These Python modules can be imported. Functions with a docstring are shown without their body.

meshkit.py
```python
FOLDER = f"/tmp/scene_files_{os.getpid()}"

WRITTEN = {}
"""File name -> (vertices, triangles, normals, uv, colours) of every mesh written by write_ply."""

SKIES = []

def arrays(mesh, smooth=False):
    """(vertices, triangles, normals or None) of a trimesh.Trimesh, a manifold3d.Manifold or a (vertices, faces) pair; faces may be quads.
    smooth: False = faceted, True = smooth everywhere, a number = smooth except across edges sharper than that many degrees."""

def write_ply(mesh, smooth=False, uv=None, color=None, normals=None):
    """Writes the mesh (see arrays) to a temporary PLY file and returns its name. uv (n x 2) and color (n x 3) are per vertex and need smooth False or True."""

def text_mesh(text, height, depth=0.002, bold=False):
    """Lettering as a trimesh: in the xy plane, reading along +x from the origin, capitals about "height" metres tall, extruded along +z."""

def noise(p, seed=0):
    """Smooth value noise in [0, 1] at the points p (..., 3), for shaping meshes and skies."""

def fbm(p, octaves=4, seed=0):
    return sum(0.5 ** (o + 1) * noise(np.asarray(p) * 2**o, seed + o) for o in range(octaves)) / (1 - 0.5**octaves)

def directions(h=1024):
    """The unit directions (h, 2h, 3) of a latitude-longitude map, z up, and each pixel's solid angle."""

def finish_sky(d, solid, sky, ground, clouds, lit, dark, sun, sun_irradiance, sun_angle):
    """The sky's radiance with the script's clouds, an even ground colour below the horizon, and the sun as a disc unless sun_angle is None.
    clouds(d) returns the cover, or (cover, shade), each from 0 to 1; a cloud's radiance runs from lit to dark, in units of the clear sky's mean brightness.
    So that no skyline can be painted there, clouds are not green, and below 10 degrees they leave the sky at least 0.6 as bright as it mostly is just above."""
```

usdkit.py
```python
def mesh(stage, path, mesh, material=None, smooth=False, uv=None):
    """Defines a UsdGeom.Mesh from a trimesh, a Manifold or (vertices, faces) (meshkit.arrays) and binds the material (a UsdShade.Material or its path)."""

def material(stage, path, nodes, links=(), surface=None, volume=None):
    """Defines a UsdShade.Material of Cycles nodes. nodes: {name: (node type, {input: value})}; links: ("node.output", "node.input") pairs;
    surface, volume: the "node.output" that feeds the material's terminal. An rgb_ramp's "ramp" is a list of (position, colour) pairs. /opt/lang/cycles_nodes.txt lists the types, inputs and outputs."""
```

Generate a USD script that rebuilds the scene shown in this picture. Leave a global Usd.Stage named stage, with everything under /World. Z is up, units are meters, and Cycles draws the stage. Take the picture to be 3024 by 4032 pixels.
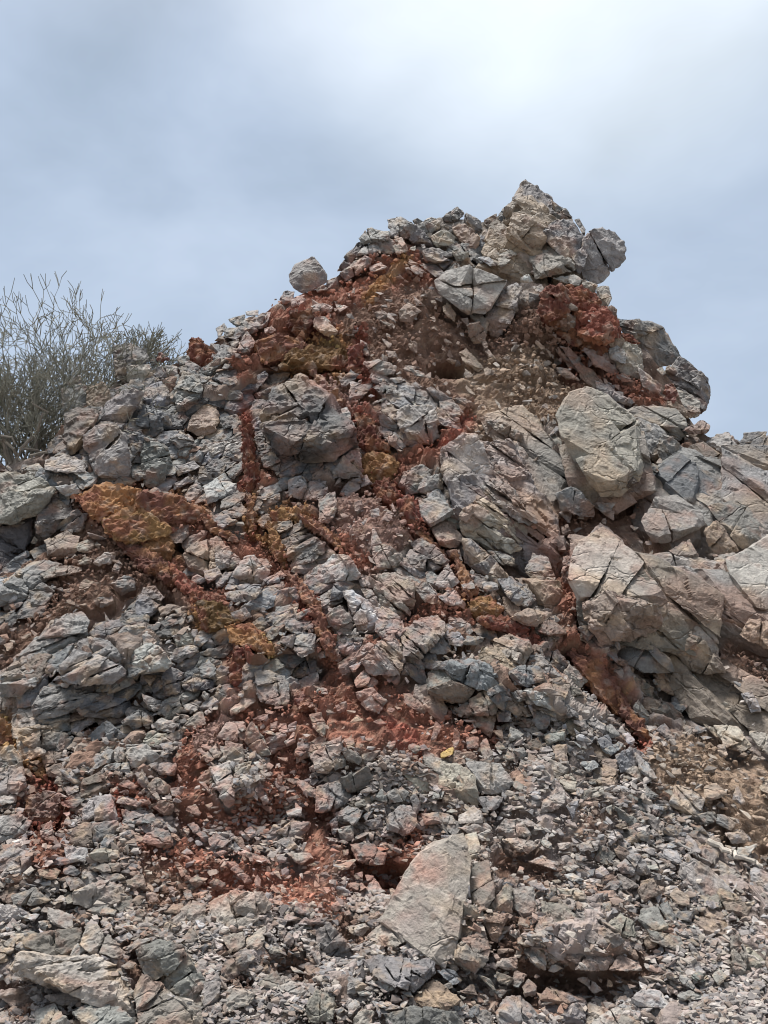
import math
import numpy as np
import manifold3d as m3
from scipy.spatial import cKDTree, ConvexHull
from scipy.ndimage import gaussian_filter, map_coordinates
from pxr import Gf, Sdf, Usd, UsdGeom, UsdLux, UsdShade, Vt
import meshkit, usdkit

# ------------------------------------------------------------------ camera, sky, sun, exposure
EXPOSURE, SUN_I, SUN_ANGLE = 2.55, 0.4, 18.0
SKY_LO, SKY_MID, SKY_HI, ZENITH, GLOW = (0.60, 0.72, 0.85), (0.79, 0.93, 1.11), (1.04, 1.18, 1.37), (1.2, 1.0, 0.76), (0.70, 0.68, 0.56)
SUN_DIR, GLOW_DIR = np.array([-0.22, -0.16, 0.96]), np.array([0.14, 0.635, 0.76])
stage = Usd.Stage.CreateInMemory()
UsdGeom.SetStageUpAxis(stage, UsdGeom.Tokens.z)
UsdGeom.SetStageMetersPerUnit(stage, 1.0)
UsdGeom.Xform.Define(stage, '/World')
CAM = np.array([0.0, 0.0, 1.6]); PITCH = math.radians(20.0); VFOV = math.radians(48.0)
TY = math.tan(VFOV / 2); TX = TY * 0.75
cam = UsdGeom.Camera.Define(stage, '/World/camera')
cam.AddTranslateOp().Set(Gf.Vec3d(*CAM)); cam.AddRotateXOp().Set(90 + math.degrees(PITCH))
cam.CreateFocalLengthAttr(36.0); cam.CreateHorizontalApertureAttr(72.0 * TX); cam.CreateVerticalApertureAttr(72.0 * TY)
cam.CreateClippingRangeAttr(Gf.Vec2f(0.05, 3000)); cam.CreateExposureAttr(EXPOSURE)

sun = UsdLux.DistantLight.Define(stage, '/World/sun')
sun.CreateIntensityAttr(SUN_I); sun.CreateAngleAttr(SUN_ANGLE); sun.CreateNormalizeAttr(True); sun.CreateColorAttr(Gf.Vec3f(1.0, 0.97, 0.93))
_d = SUN_DIR / np.linalg.norm(SUN_DIR)
sun.AddRotateZOp().Set(math.degrees(math.atan2(_d[0], -_d[1]))); sun.AddRotateXOp(opSuffix='tilt').Set(math.degrees(math.acos(_d[2])))

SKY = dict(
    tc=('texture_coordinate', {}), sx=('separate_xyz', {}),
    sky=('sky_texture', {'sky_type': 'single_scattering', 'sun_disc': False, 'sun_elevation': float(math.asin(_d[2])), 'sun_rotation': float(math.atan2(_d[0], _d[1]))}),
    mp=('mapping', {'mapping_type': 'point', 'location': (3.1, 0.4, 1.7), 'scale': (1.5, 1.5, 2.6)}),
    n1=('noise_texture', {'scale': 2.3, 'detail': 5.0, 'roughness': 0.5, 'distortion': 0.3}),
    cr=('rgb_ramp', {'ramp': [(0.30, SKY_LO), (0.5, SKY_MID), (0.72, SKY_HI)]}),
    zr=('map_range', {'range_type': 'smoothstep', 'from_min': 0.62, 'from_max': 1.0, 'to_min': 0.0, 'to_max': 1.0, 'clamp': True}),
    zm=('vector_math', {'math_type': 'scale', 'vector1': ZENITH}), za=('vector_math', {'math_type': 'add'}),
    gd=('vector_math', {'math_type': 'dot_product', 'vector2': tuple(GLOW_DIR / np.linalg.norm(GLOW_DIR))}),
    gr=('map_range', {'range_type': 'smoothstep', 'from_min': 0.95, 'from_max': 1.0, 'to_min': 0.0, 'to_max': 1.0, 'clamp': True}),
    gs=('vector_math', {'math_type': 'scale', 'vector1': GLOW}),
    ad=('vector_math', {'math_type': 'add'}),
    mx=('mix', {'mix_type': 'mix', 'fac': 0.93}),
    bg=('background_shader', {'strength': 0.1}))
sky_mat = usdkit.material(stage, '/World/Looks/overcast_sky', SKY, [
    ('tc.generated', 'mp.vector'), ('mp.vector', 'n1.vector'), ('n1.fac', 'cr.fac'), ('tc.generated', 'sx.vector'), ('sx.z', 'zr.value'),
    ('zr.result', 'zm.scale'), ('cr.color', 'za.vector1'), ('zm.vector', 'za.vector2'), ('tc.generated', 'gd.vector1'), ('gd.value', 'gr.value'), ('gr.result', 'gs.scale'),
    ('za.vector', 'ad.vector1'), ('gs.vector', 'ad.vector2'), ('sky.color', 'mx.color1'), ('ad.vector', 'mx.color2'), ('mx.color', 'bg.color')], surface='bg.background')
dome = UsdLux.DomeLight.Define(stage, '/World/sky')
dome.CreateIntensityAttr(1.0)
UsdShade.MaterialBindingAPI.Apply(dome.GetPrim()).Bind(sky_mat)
dome.GetPrim().SetCustomDataByKey('kind', 'structure')

# ------------------------------------------------------------------ materials
def stone_like(path, mottle, bump, rough, fine, crack=0.01, bdist=0.02, vary=1.0):
    nodes = dict(
        at=('attribute', {'attribute': 'Cd'}), ge=('geometry', {}),
        n1=('noise_texture', {'scale': mottle, 'detail': 6.0, 'roughness': 0.65}),
        r1=('map_range', {'from_min': 0.3, 'from_max': 0.7, 'to_min': 1 - .30 * vary, 'to_max': 1 + .30 * vary, 'clamp': True}),
        n2=('noise_texture', {'scale': fine, 'detail': 4.0, 'roughness': 0.7}),
        r2=('map_range', {'from_min': 0.3, 'from_max': 0.7, 'to_min': 1 - .22 * vary, 'to_max': 1 + .22 * vary, 'clamp': True}),
        m1=('vector_math', {'math_type': 'scale'}), m2=('vector_math', {'math_type': 'scale'}),
        nd=('noise_texture', {'scale': crack * 1.7, 'detail': 3.0}), ns=('vector_math', {'math_type': 'scale', 'scale': 0.55 / crack}), na=('vector_math', {'math_type': 'add'}),
        nm=('mapping', {'mapping_type': 'point', 'rotation': (0.3, -0.7, 0.5), 'scale': (1.0, 1.0, 1.9)}),
        vo=('voronoi_texture', {'feature': 'distance_to_edge', 'scale': crack}), vr=('map_range', {'from_min': 0.0, 'from_max': 0.045, 'to_min': -1.1 if crack > 1 else 0.0, 'to_max': 0.0, 'clamp': True}), vs=('math', {'math_type': 'add'}), nk=('noise_texture', {'scale': crack * .55, 'detail': 2.0}), kr=('map_range', {'from_min': .46, 'from_max': .60, 'to_min': 0.0, 'to_max': 1.0, 'clamp': True}), vk=('math', {'math_type': 'multiply'}),
        n3=('noise_texture', {'scale': bump, 'detail': 8.0, 'roughness': 0.7}),
        bu=('bump', {'strength': 0.85, 'distance': bdist}),
        p=('principled_bsdf', {'roughness': rough, 'specular_ior_level': 0.4 if rough < .7 else 0.2, 'diffuse_roughness': 0.6}))
    links = [('at.color', 'm1.vector1'), ('ge.position', 'n1.vector'), ('n1.fac', 'r1.value'), ('r1.result', 'm1.scale'),
             ('ge.position', 'n2.vector'), ('n2.fac', 'r2.value'), ('m1.vector', 'm2.vector1'), ('r2.result', 'm2.scale'), ('m2.vector', 'p.base_color'),
             ('ge.position', 'n3.vector'), ('ge.position', 'nd.vector'), ('nd.color', 'ns.vector1'), ('ge.position', 'na.vector1'), ('ns.vector', 'na.vector2'), ('na.vector', 'nm.vector'), ('nm.vector', 'vo.vector'), ('vo.distance', 'vr.value'), ('n3.fac', 'vs.value1'), ('ge.position', 'nk.vector'), ('nk.fac', 'kr.value'), ('kr.result', 'vk.value1'), ('vr.result', 'vk.value2'), ('vk.value', 'vs.value2'), ('vs.value', 'bu.height'), ('bu.normal', 'p.normal')]
    return usdkit.material(stage, path, nodes, links, surface='p.BSDF')

ROCK = stone_like('/World/Looks/fractured_rock', 3.0, 22.0, 0.58, 30.0, crack=2.3, bdist=0.035)
EARTH = stone_like('/World/Looks/crumbly_earth', 4.0, 24.0, 0.95, 26.0, bdist=0.045, vary=.5)
CHIP = stone_like('/World/Looks/rock_chips', 6.0, 60.0, 0.75, 60.0, bdist=0.01)
GROUND = stone_like('/World/Looks/gravel_ground', 2.0, 30.0, 0.95, 18.0)
BARK = stone_like('/World/Looks/twig_bark', 8.0, 60.0, 0.85, 40.0, bdist=0.004)

def put(path, v, f, mat, col=None, base=None):
    """one Mesh prim; col = one colour per vertex; base = the point that the parent Xform stands at"""
    v = np.asarray(v, float)
    m = usdkit.mesh(stage, path, (v - (0 if base is None else base), f), mat)
    c = np.broadcast_to(np.asarray(col, np.float32), v.shape)
    UsdGeom.PrimvarsAPI(m).CreatePrimvar('Cd', Sdf.ValueTypeNames.Color3fArray, 'vertex').Set(Vt.Vec3fArray.FromNumpy(np.ascontiguousarray(c, np.float32)))
    return m.GetPrim()

_used = {}
def numbered(path):
    n = _used.get(path, 0); _used[path] = n + 1
    return path if n == 0 else f'{path}_{n:03d}'

def tag(p, **kw):
    for k, x in kw.items():
        if x: p.SetCustomDataByKey(k, x)
    return p

def xform(name, loc):
    x = UsdGeom.Xform.Define(stage, numbered('/World/' + name)); x.AddTranslateOp().Set(Gf.Vec3d(*map(float, loc)))
    return x.GetPrim()

# ------------------------------------------------------------------ the hill: its face is y = d(x, z)
TILES = dict(Z=(0, 0, 3024 / 1659), A=(0, 950, .6631), B=(1000, 650, .6631), C=(1950, 650, .6474), D=(0, 1850, .6631), E=(1000, 1600, .6631), F=(1950, 1600, .6474),
             G=(0, 2700, .6631), H=(1000, 2550, .6631), I=(1950, 2550, .6474), J=(0, 3300, .6631), K=(1000, 3200, .6631), L=(1950, 3200, .6474))
SP, CP = math.sin(PITCH), math.cos(PITCH)
def rays(uv):
    """survey bearings: points of the photograph (0..3024, 0..4032) -> directions in the world"""
    uv = np.atleast_2d(np.asarray(uv, float))
    a = (uv[:, 0] / 3024 * 2 - 1) * TX; b = (1 - uv[:, 1] / 4032 * 2) * TY
    d = np.stack([a, CP - b * SP, SP + b * CP], 1)
    return d / np.linalg.norm(d, axis=1, keepdims=True)
def project(p):
    q = np.asarray(p, float) - CAM
    dep = q[..., 1] * CP + q[..., 2] * SP; b = -q[..., 1] * SP + q[..., 2] * CP
    return np.stack([(q[..., 0] / dep / TX + 1) * 1512, (1 - b / dep / TY) * 2016], -1)

def profile(x, z):
    y = np.interp(z, [-3, 0.2, 1, 2.5, 6, 14, 25], [1.5, 7.0, 8.0, 9.5, 11.6, 15.6, 21.1])
    return y + 0.05 * np.abs(x) + 0.012 * x * x
GX = np.arange(-11, 11.001, 0.02); GZ = np.arange(-2, 20.001, 0.02)
xx, zz = np.meshgrid(GX, GZ)                                # rows z, columns x
D0 = profile(xx, zz)
def lookup(grid, x, z, order=1):
    return map_coordinates(grid, [(np.asarray(z) - GZ[0]) / 0.02, (np.asarray(x) - GX[0]) / 0.02], order=order, mode='nearest')
def hit(uv, grid):
    """where the bearings meet the face"""
    d = rays(uv); n = len(d); t = np.linspace(4, 30, 521)
    P = CAM + d[:, None] * t[None, :, None]
    g = P[..., 1] - lookup(grid, P[..., 0], P[..., 2])
    k = np.argmax(g > 0, 1); k = np.clip(k, 1, 520); i = np.arange(n)
    g0, g1 = g[i, k - 1], g[i, k]
    tt = t[k - 1] + (t[k] - t[k - 1]) * np.clip(-g0 / np.where(np.abs(g1 - g0) < 1e-9, 1, g1 - g0), 0, 1)
    return CAM + d * tt[:, None]
S = 3024 / 1659
# broad relief, in metres out of (+) or into (-) the slope: x, y, radius x, radius y, turn, amount
RELIEF = [(970, 775, 36, 24, 0, -.8), (1000, 760, 130, 65, 0, -.22), (1080, 640, 130, 60, 0, .45), (1250, 700, 90, 60, 0, .6), (1250, 775, 60, 16, 20, -.5), (880, 690, 60, 90, 0, .15),
          (590, 795, 28, 18, -40, -.7), (640, 690, 70, 40, 0, .35), (700, 780, 60, 35, 0, -.25), (500, 870, 26, 22, 0, -.6), (545, 835, 18, 20, 0, -.5), (500, 770, 70, 50, 0, .3),
          (320, 1120, 120, 50, 15, .45), (330, 1290, 70, 60, 0, -.45), (440, 1310, 120, 30, 42, .35), (390, 1160, 22, 16, 0, -.5), (560, 1420, 45, 26, 30, .3), (640, 1440, 70, 40, 0, -.5),
          (660, 930, 110, 100, 0, .25), (770, 1045, 70, 18, 5, -.5), (1070, 1050, 60, 180, -38, .35), (1230, 1160, 40, 120, -20, -.3), (1290, 1000, 90, 110, -25, .35), (1190, 980, 14, 80, -35, -.5),
          (1320, 1270, 80, 120, -25, .4), (1300, 1460, 40, 150, -38, -.45), (1540, 1190, 140, 110, 30, .3), (1480, 1480, 110, 70, 38, -.5), (1560, 1330, 110, 40, 35, .3), (1130, 1480, 150, 60, 30, .3),
          (850, 1400, 60, 60, 0, .25), (200, 1440, 160, 70, -20, .35), (300, 1570, 170, 30, 10, -.15), (520, 1700, 60, 90, -10, .3), (800, 1640, 90, 60, 0, .15), (850, 1890, 80, 40, 10, -.5), (990, 1940, 90, 130, 20, .3),
          (560, 1750, 120, 40, 0, -.2), (30, 1180, 60, 60, 0, -.35), (60, 1050, 90, 50, 0, .3), (350, 2080, 200, 90, 0, .2), (1230, 2125, 110, 32, 5, -.4), (1230, 2020, 110, 40, 10, .25), (1110, 1860, 50, 20, 0, -.2),
          (560, 1980, 70, 60, 0, .25), (620, 2100, 40, 30, 0, -.25), (1000, 2130, 100, 40, 0, -.15), (480, 960, 60, 60, 0, -.15), (230, 930, 110, 80, 0, .3), (1180, 520, 90, 80, 0, .15), (960, 1160, 30, 40, -30, -.25)]
bump_c = hit([(a[0] * S, a[1] * S) for a in RELIEF], D0)
D = D0.copy()
for (px, py, rx, ry, turn, amp), c in zip(RELIEF, bump_c):
    sc = np.linalg.norm(c - CAM) * 2 * TX / 1659             # metres per unit at that distance
    ct, st = math.cos(math.radians(turn)), math.sin(math.radians(turn))
    u, w = (xx - c[0]) / sc, (zz - c[2]) / sc / 0.9
    a, b = u * ct - w * st, u * st + w * ct                  # turn counts clockwise in the view
    D -= amp * np.exp(-np.clip((a / rx) ** 2 + (b / ry) ** 2, 0, 30) ** 1.4)
P3 = np.stack([xx, np.zeros_like(xx), zz], -1)
D -= 0.55 * (meshkit.fbm(P3 * 0.9, 3, 11) - 0.5) + 0.34 * (np.abs(meshkit.fbm(P3 * np.array([1.5, 1, 1.9]) + 3, 3, 13) - .5) * 2 - .3)
DS = gaussian_filter(D, 8)                                   # what rocks are bedded on
DN = gaussian_filter(D, 22)
dzx, dzz = np.gradient(DN, 0.02)[1], np.gradient(DN, 0.02)[0]
def face_normal(x, z):
    n = np.stack([lookup(dzx, x, z), -np.ones_like(x), lookup(dzz, x, z)], -1)
    return n / np.linalg.norm(n, axis=-1, keepdims=True)

RIDGE = [(-1400, 1040), (-900, 1025), (-300, 1015), (0, 1005), (90, 985), (140, 910), (200, 860), (260, 815), (330, 800), (390, 780), (430, 765), (480, 725), (560, 685), (640, 635), (720, 600), (770, 545),
         (850, 496), (950, 470), (1050, 476), (1095, 458), (1140, 440), (1200, 480), (1250, 540), (1275, 605), (1305, 665), (1345, 720), (1400, 755), (1460, 828), (1500, 915), (1530, 940), (1600, 952), (1659, 960), (1900, 985), (2300, 1050), (3000, 1200)]
rp = hit(np.array(RIDGE) * S, DS); rp = rp[np.argsort(rp[:, 0])]
def ridge_z(x):
    return np.interp(x, rp[:, 0], rp[:, 2])

# ------------------------------------------------------------------ what the earth is made of, surveyed over the slope
BROWN, REDBR, RED, OCHRE, TAN, GREYS, YELL, PINK = [np.array(c) for c in ((.20, .125, .092), (.28, .128, .088), (.235, .082, .057), (.37, .205, .095), (.32, .235, .17), (.23, .22, .21), (.40, .27, .11), (.31, .20, .165))]
PW, PH, POFF = 1100, 1330, 110                               # half scale map with a margin
pyy, pxx = np.mgrid[0:PH, 0:PW].astype(float)
mx_, my_ = (pxx - POFF) * 2, (pyy - POFF) * 2
q3 = np.stack([mx_ / 40, my_ / 40, np.zeros_like(mx_)], -1)
wob_x = (meshkit.fbm(q3, 4, 3) - .5) * 70; wob_y = (meshkit.fbm(q3 + 17, 4, 5) - .5) * 70
wob2 = (meshkit.fbm(q3 * 3.2 + 41, 3, 6) - .5) * 26
wx, wy = mx_ + wob_x, my_ + wob_y
base_mix = meshkit.fbm(q3 * .5, 3, 9)[..., None]
base_mix = np.clip((base_mix - .3) * 2.6, 0, 1); COL = BROWN * (1 - base_mix) + (0.75 * GREYS + .25 * TAN) * base_mix
low = np.clip((my_ - 1500 + 0.12 * (mx_ - 800)) / 260, 0, 1)[..., None] * np.clip((base_mix - .32) * 5, 0.15, 1)
COL = COL * (1 - low) + (.68 * GREYS + .32 * PINK) * low
VEIN = np.zeros((PH, PW)); SOIL = np.zeros((PH, PW))         # crusty veins; bare earth without stones
def seg_dist(x, y, pts):
    best = np.full(x.shape, 1e9)
    pts = np.asarray(pts, float)
    if len(pts) == 1: return np.hypot(x - pts[0, 0], y - pts[0, 1])
    for (x0, y0), (x1, y1) in zip(pts[:-1], pts[1:]):
        dx, dy = x1 - x0, y1 - y0; t = np.clip(((x - x0) * dx + (y - y0) * dy) / (dx * dx + dy * dy + 1e-9), 0, 1)
        best = np.minimum(best, np.hypot(x - x0 - t * dx, y - y0 - t * dy))
    return best
# kind, colour, half width, points
STROKES = [
    ('s', BROWN, 70, [(640, 720), (740, 690), (860, 620), (900, 680), (960, 720)]), ('s', REDBR, 40, [(600, 700), (700, 650), (800, 590), (900, 570)]), ('s', REDBR, 45, [(560, 760), (640, 700), (700, 720)]),
    ('s', BROWN, 60, [(820, 740), (960, 800), (1040, 850)]), ('s', TAN * .85, 55, [(1050, 800), (1130, 790), (1210, 830)]), ('s', TAN * .8, 45, [(1080, 860), (1180, 860), (1240, 850)]),
    ('s', BROWN, 40, [(1060, 720), (1160, 700), (1250, 780)]), ('s', REDBR * .9, 30, [(1240, 760), (1330, 820), (1400, 850)]), ('s', TAN * .9, 40, [(1000, 930), (1060, 900), (1130, 920)]), ('s', BROWN * 1.1, 40, [(1090, 990), (1130, 1080), (1180, 1150)]),
    ('s', PINK * .9, 35, [(640, 1090), (700, 1120), (760, 1160), (800, 1230)]), ('s', PINK * .9, 40, [(740, 1080), (800, 1110), (850, 1150)]), ('s', PINK * .85, 30, [(820, 1260), (880, 1290), (930, 1310)]),
    ('s', BROWN, 50, [(150, 1220), (200, 1290), (250, 1260)]), ('s', BROWN, 40, [(200, 1170), (280, 1200)]), ('s', BROWN, 30, [(0, 1420), (60, 1370), (120, 1300)]),
    ('s', BROWN, 32, [(1330, 1100), (1400, 1090), (1420, 1180)]), ('s', BROWN * .9, 34, [(1440, 1270), (1540, 1300), (1659, 1330)]), ('s', BROWN, 30, [(1180, 1120), (1260, 1130), (1340, 1160)]), ('s', BROWN * 1.1, 40, [(1600, 1420), (1659, 1460)]),
    ('s', BROWN, 30, [(1200, 1230), (1230, 1330)]),
    ('s', REDBR, 45, [(480, 1560), (600, 1545), (720, 1575), (850, 1570), (930, 1585)]), ('s', REDBR, 45, [(790, 1480), (860, 1530), (880, 1580)]), ('s', REDBR * 1.05, 45, [(930, 1590), (1040, 1580)]),
    ('s', REDBR, 40, [(415, 1600), (400, 1690), (430, 1750), (560, 1775), (590, 1700)]), ('s', REDBR, 40, [(620, 1640), (690, 1740), (690, 1830)]),
    ('s', REDBR * .95, 45, [(70, 1690), (110, 1745), (95, 1840)]), ('s', REDBR, 26, [(245, 1690), (262, 1760)]), ('s', REDBR * 1.1, 28, [(280, 1690), (330, 1740)]),
    ('s', REDBR * 1.15, 50, [(350, 1840), (460, 1880), (600, 1900), (700, 1930)]), ('s', BROWN * 1.15, 45, [(310, 1900), (380, 1920)]), ('s', REDBR, 50, [(770, 1850), (850, 1890), (880, 1860)]), ('s', REDBR, 35, [(900, 1790), (860, 1830)]),
    ('s', BROWN * 1.1, 38, [(1110, 1850), (1170, 1880)]), ('s', BROWN, 30, [(1060, 2010), (1130, 2060), (1120, 2140)]), ('s', BROWN * 1.1, 42, [(1170, 2140), (1270, 2120), (1380, 2090)]), ('s', BROWN, 30, [(1090, 1960), (1150, 1990)]),
    ('s', BROWN, 26, [(500, 2060), (520, 2130)]), ('s', BROWN, 30, [(620, 2080), (650, 2100)]), ('s', BROWN, 24, [(280, 2030), (300, 2080), (320, 2130)]), ('s', BROWN * .9, 26, [(0, 2120), (40, 2170)]), ('s', BROWN * 1.1, 30, [(740, 1990), (780, 2020)]),
    ('s', TAN * .9, 45, [(1430, 1640), (1530, 1680), (1620, 1720), (1680, 1760)]), ('s', TAN * .8, 30, [(1480, 1600), (1600, 1640), (1659, 1660)]), ('s', TAN, 40, [(1590, 1800), (1659, 1790)]),
    ('v', RED * 1.05, 13, [(530, 925), (533, 1000), (538, 1090), (542, 1170)]), ('v', REDBR * 1.2, 16, [(550, 1000), (575, 1030)]), ('v', OCHRE * .9, 10, [(540, 1060), (538, 1130)]),
    ('v', OCHRE * .85, 14, [(598, 1215), (585, 1160), (584, 1115), (620, 1102), (660, 1118), (700, 1140)]), ('v', REDBR * 1.1, 18, [(690, 1135), (740, 1170), (790, 1210)]),
    ('v', REDBR * 1.1, 20, [(600, 1215), (640, 1275), (675, 1310)]), ('v', RED * 1.1, 20, [(660, 1290), (695, 1345), (705, 1410)]), ('v', REDBR * 1.1, 22, [(705, 1400), (725, 1470), (745, 1520)]),
    ('v', OCHRE * .9, 45, [(650, 775), (720, 770)]), ('v', YELL * .8, 20, [(690, 760), (740, 770)]), ('v', RED * 1.1, 14, [(680, 815), (730, 860), (770, 890)]), ('v', PINK * 1.05, 16, [(720, 830), (780, 880), (820, 910)]), ('v', RED, 12, [(780, 720), (785, 790), (800, 840)]),
    ('v', RED, 26, [(785, 905), (800, 950), (815, 990)]), ('v', OCHRE * .85, 24, [(835, 990), (830, 1030)]), ('v', RED * .95, 18, [(800, 990), (830, 1050), (880, 1080)]), ('v', REDBR, 26, [(850, 1010), (930, 960), (1000, 910)]), ('v', RED * 1.2, 12, [(950, 945), (1000, 910)]),
    ('v', RED, 18, [(870, 1080), (905, 1120), (920, 1150)]), ('v', REDBR * .9, 14, [(920, 1150), (970, 1195), (1000, 1250)]), ('v', REDBR * .95, 22, [(1000, 1250), (1020, 1310), (1060, 1350)]), ('v', OCHRE * .85, 28, [(1035, 1300), (1060, 1330)]), ('v', RED * 1.05, 18, [(1080, 1340), (1150, 1375)]),
    ('v', REDBR, 20, [(900, 1330), (960, 1300), (1010, 1330)]), ('v', REDBR, 14, [(790, 1400), (820, 1370), (880, 1350)]),
    ('v', REDBR * 1.05, 36, [(210, 1090), (270, 1085), (340, 1090), (410, 1110)]), ('v', OCHRE, 26, [(250, 1075), (300, 1095), (240, 1120)]), ('v', OCHRE * .8, 20, [(370, 1080), (430, 1110)]), ('v', REDBR, 22, [(400, 1110), (450, 1150), (500, 1185), (580, 1215)]),
    ('v', OCHRE * .95, 36, [(310, 1150), (330, 1190), (360, 1220)]), ('v', BROWN * 1.05, 40, [(260, 1150), (310, 1220), (380, 1270)]), ('v', REDBR * .85, 24, [(350, 1210), (420, 1270), (480, 1320), (540, 1370)]), ('v', OCHRE, 16, [(440, 1350), (490, 1365)]), ('v', YELL * .8, 13, [(500, 1360), (550, 1365), (580, 1400), (585, 1425)]), ('v', RED, 14, [(440, 1300), (490, 1340)]), ('v', OCHRE * .9, 16, [(430, 1320), (500, 1360)]),
    ('v', RED * 1.1, 16, [(515, 1410), (505, 1470), (495, 1500)]), ('v', PINK, 18, [(500, 1500), (495, 1560), (430, 1600)]),
    ('v', RED * 1.1, 30, [(850, 1575), (870, 1585)]), ('v', RED * 1.15, 8, [(245, 1700), (262, 1770)]), ('v', RED, 24, [(100, 1690), (110, 1720)]), ('v', RED, 20, [(80, 1760), (150, 1740)]),
    ('v', OCHRE, 30, [(-10, 1575), (10, 1600)]), ('v', YELL * .9, 18, [(5, 1570), (8, 1600)]), ('v', OCHRE * .9, 14, [(30, 1620), (90, 1650)]),
    ('v', REDBR * .8, 30, [(1190, 1150), (1215, 1230), (1230, 1300)]), ('v', REDBR * .9, 34, [(1240, 1390), (1300, 1450), (1340, 1510)]), ('v', RED, 16, [(1290, 1460), (1330, 1500)]), ('v', OCHRE * .8, 12, [(1340, 1490), (1370, 1550)]), ('v', RED * 1.15, 14, [(1350, 1540), (1390, 1600)]), ('v', OCHRE * .8, 14, [(1140, 1060), (1190, 1140)]),
    ('v', REDBR, 30, [(660, 1510), (700, 1500)]), ('v', RED * 1.1, 14, [(640, 670), (660, 690), (640, 720)]), ('v', REDBR, 24, [(600, 720), (560, 760), (520, 790)]), ('v', RED, 14, [(545, 850), (530, 900)]), ('v', OCHRE * .9, 12, [(790, 640), (870, 560)]),
]
for kind, c, r, pts in STROKES:
    r = r * (1.22 if kind == 'v' else 1.0)
    d_ = seg_dist(wx, wy, pts) if kind == 's' else seg_dist(mx_ + wob_x * .6 + wob2, my_ + wob_y * .6 - wob2, pts)
    m_ = np.clip(1.25 - d_ / r, 0, 0.55 if kind == 's' else 0.62) / (0.55 if kind == 's' else 0.62)
    COL = COL * (1 - m_[..., None]) + c * m_[..., None]
    SOIL = np.maximum(SOIL, m_)
    if kind == 'v': VEIN = np.maximum(VEIN, m_)
fleck = meshkit.fbm(q3 * 3.1, 4, 21)[..., None]
COL = COL * (0.82 + 0.36 * fleck)
DUSTY = np.exp(-(seg_dist(mx_ + wob_x, my_ + wob_y, [(700, 720), (720, 1080), (830, 1290), (720, 1540), (520, 1660), (330, 1860), (720, 1960), (1100, 1880), (1300, 2090)]) / 170) ** 2)
SOILW = np.maximum(np.maximum(DUSTY * np.clip((meshkit.fbm(q3 * .9 + 60, 5, 27) - .34) * 3, 0, .75), gaussian_filter(SOIL, 5)), 1.5 * gaussian_filter(SOIL, 14) * (.35 + .65 * meshkit.fbm(q3 * .8 + 5, 4, 25))); COLW = np.stack([gaussian_filter(COL[..., k] * (SOIL + .02), 10) / gaussian_filter(SOIL + .02, 10) for k in range(3)], -1)
def survey(grid, uv):
    c = [np.asarray(uv[..., 1]) / S / 2 + POFF, np.asarray(uv[..., 0]) / S / 2 + POFF]
    if grid.ndim == 2: return map_coordinates(grid, c, order=1, mode='nearest')
    return np.stack([map_coordinates(grid[..., k], c, order=1, mode='nearest') for k in range(3)], -1)

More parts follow.
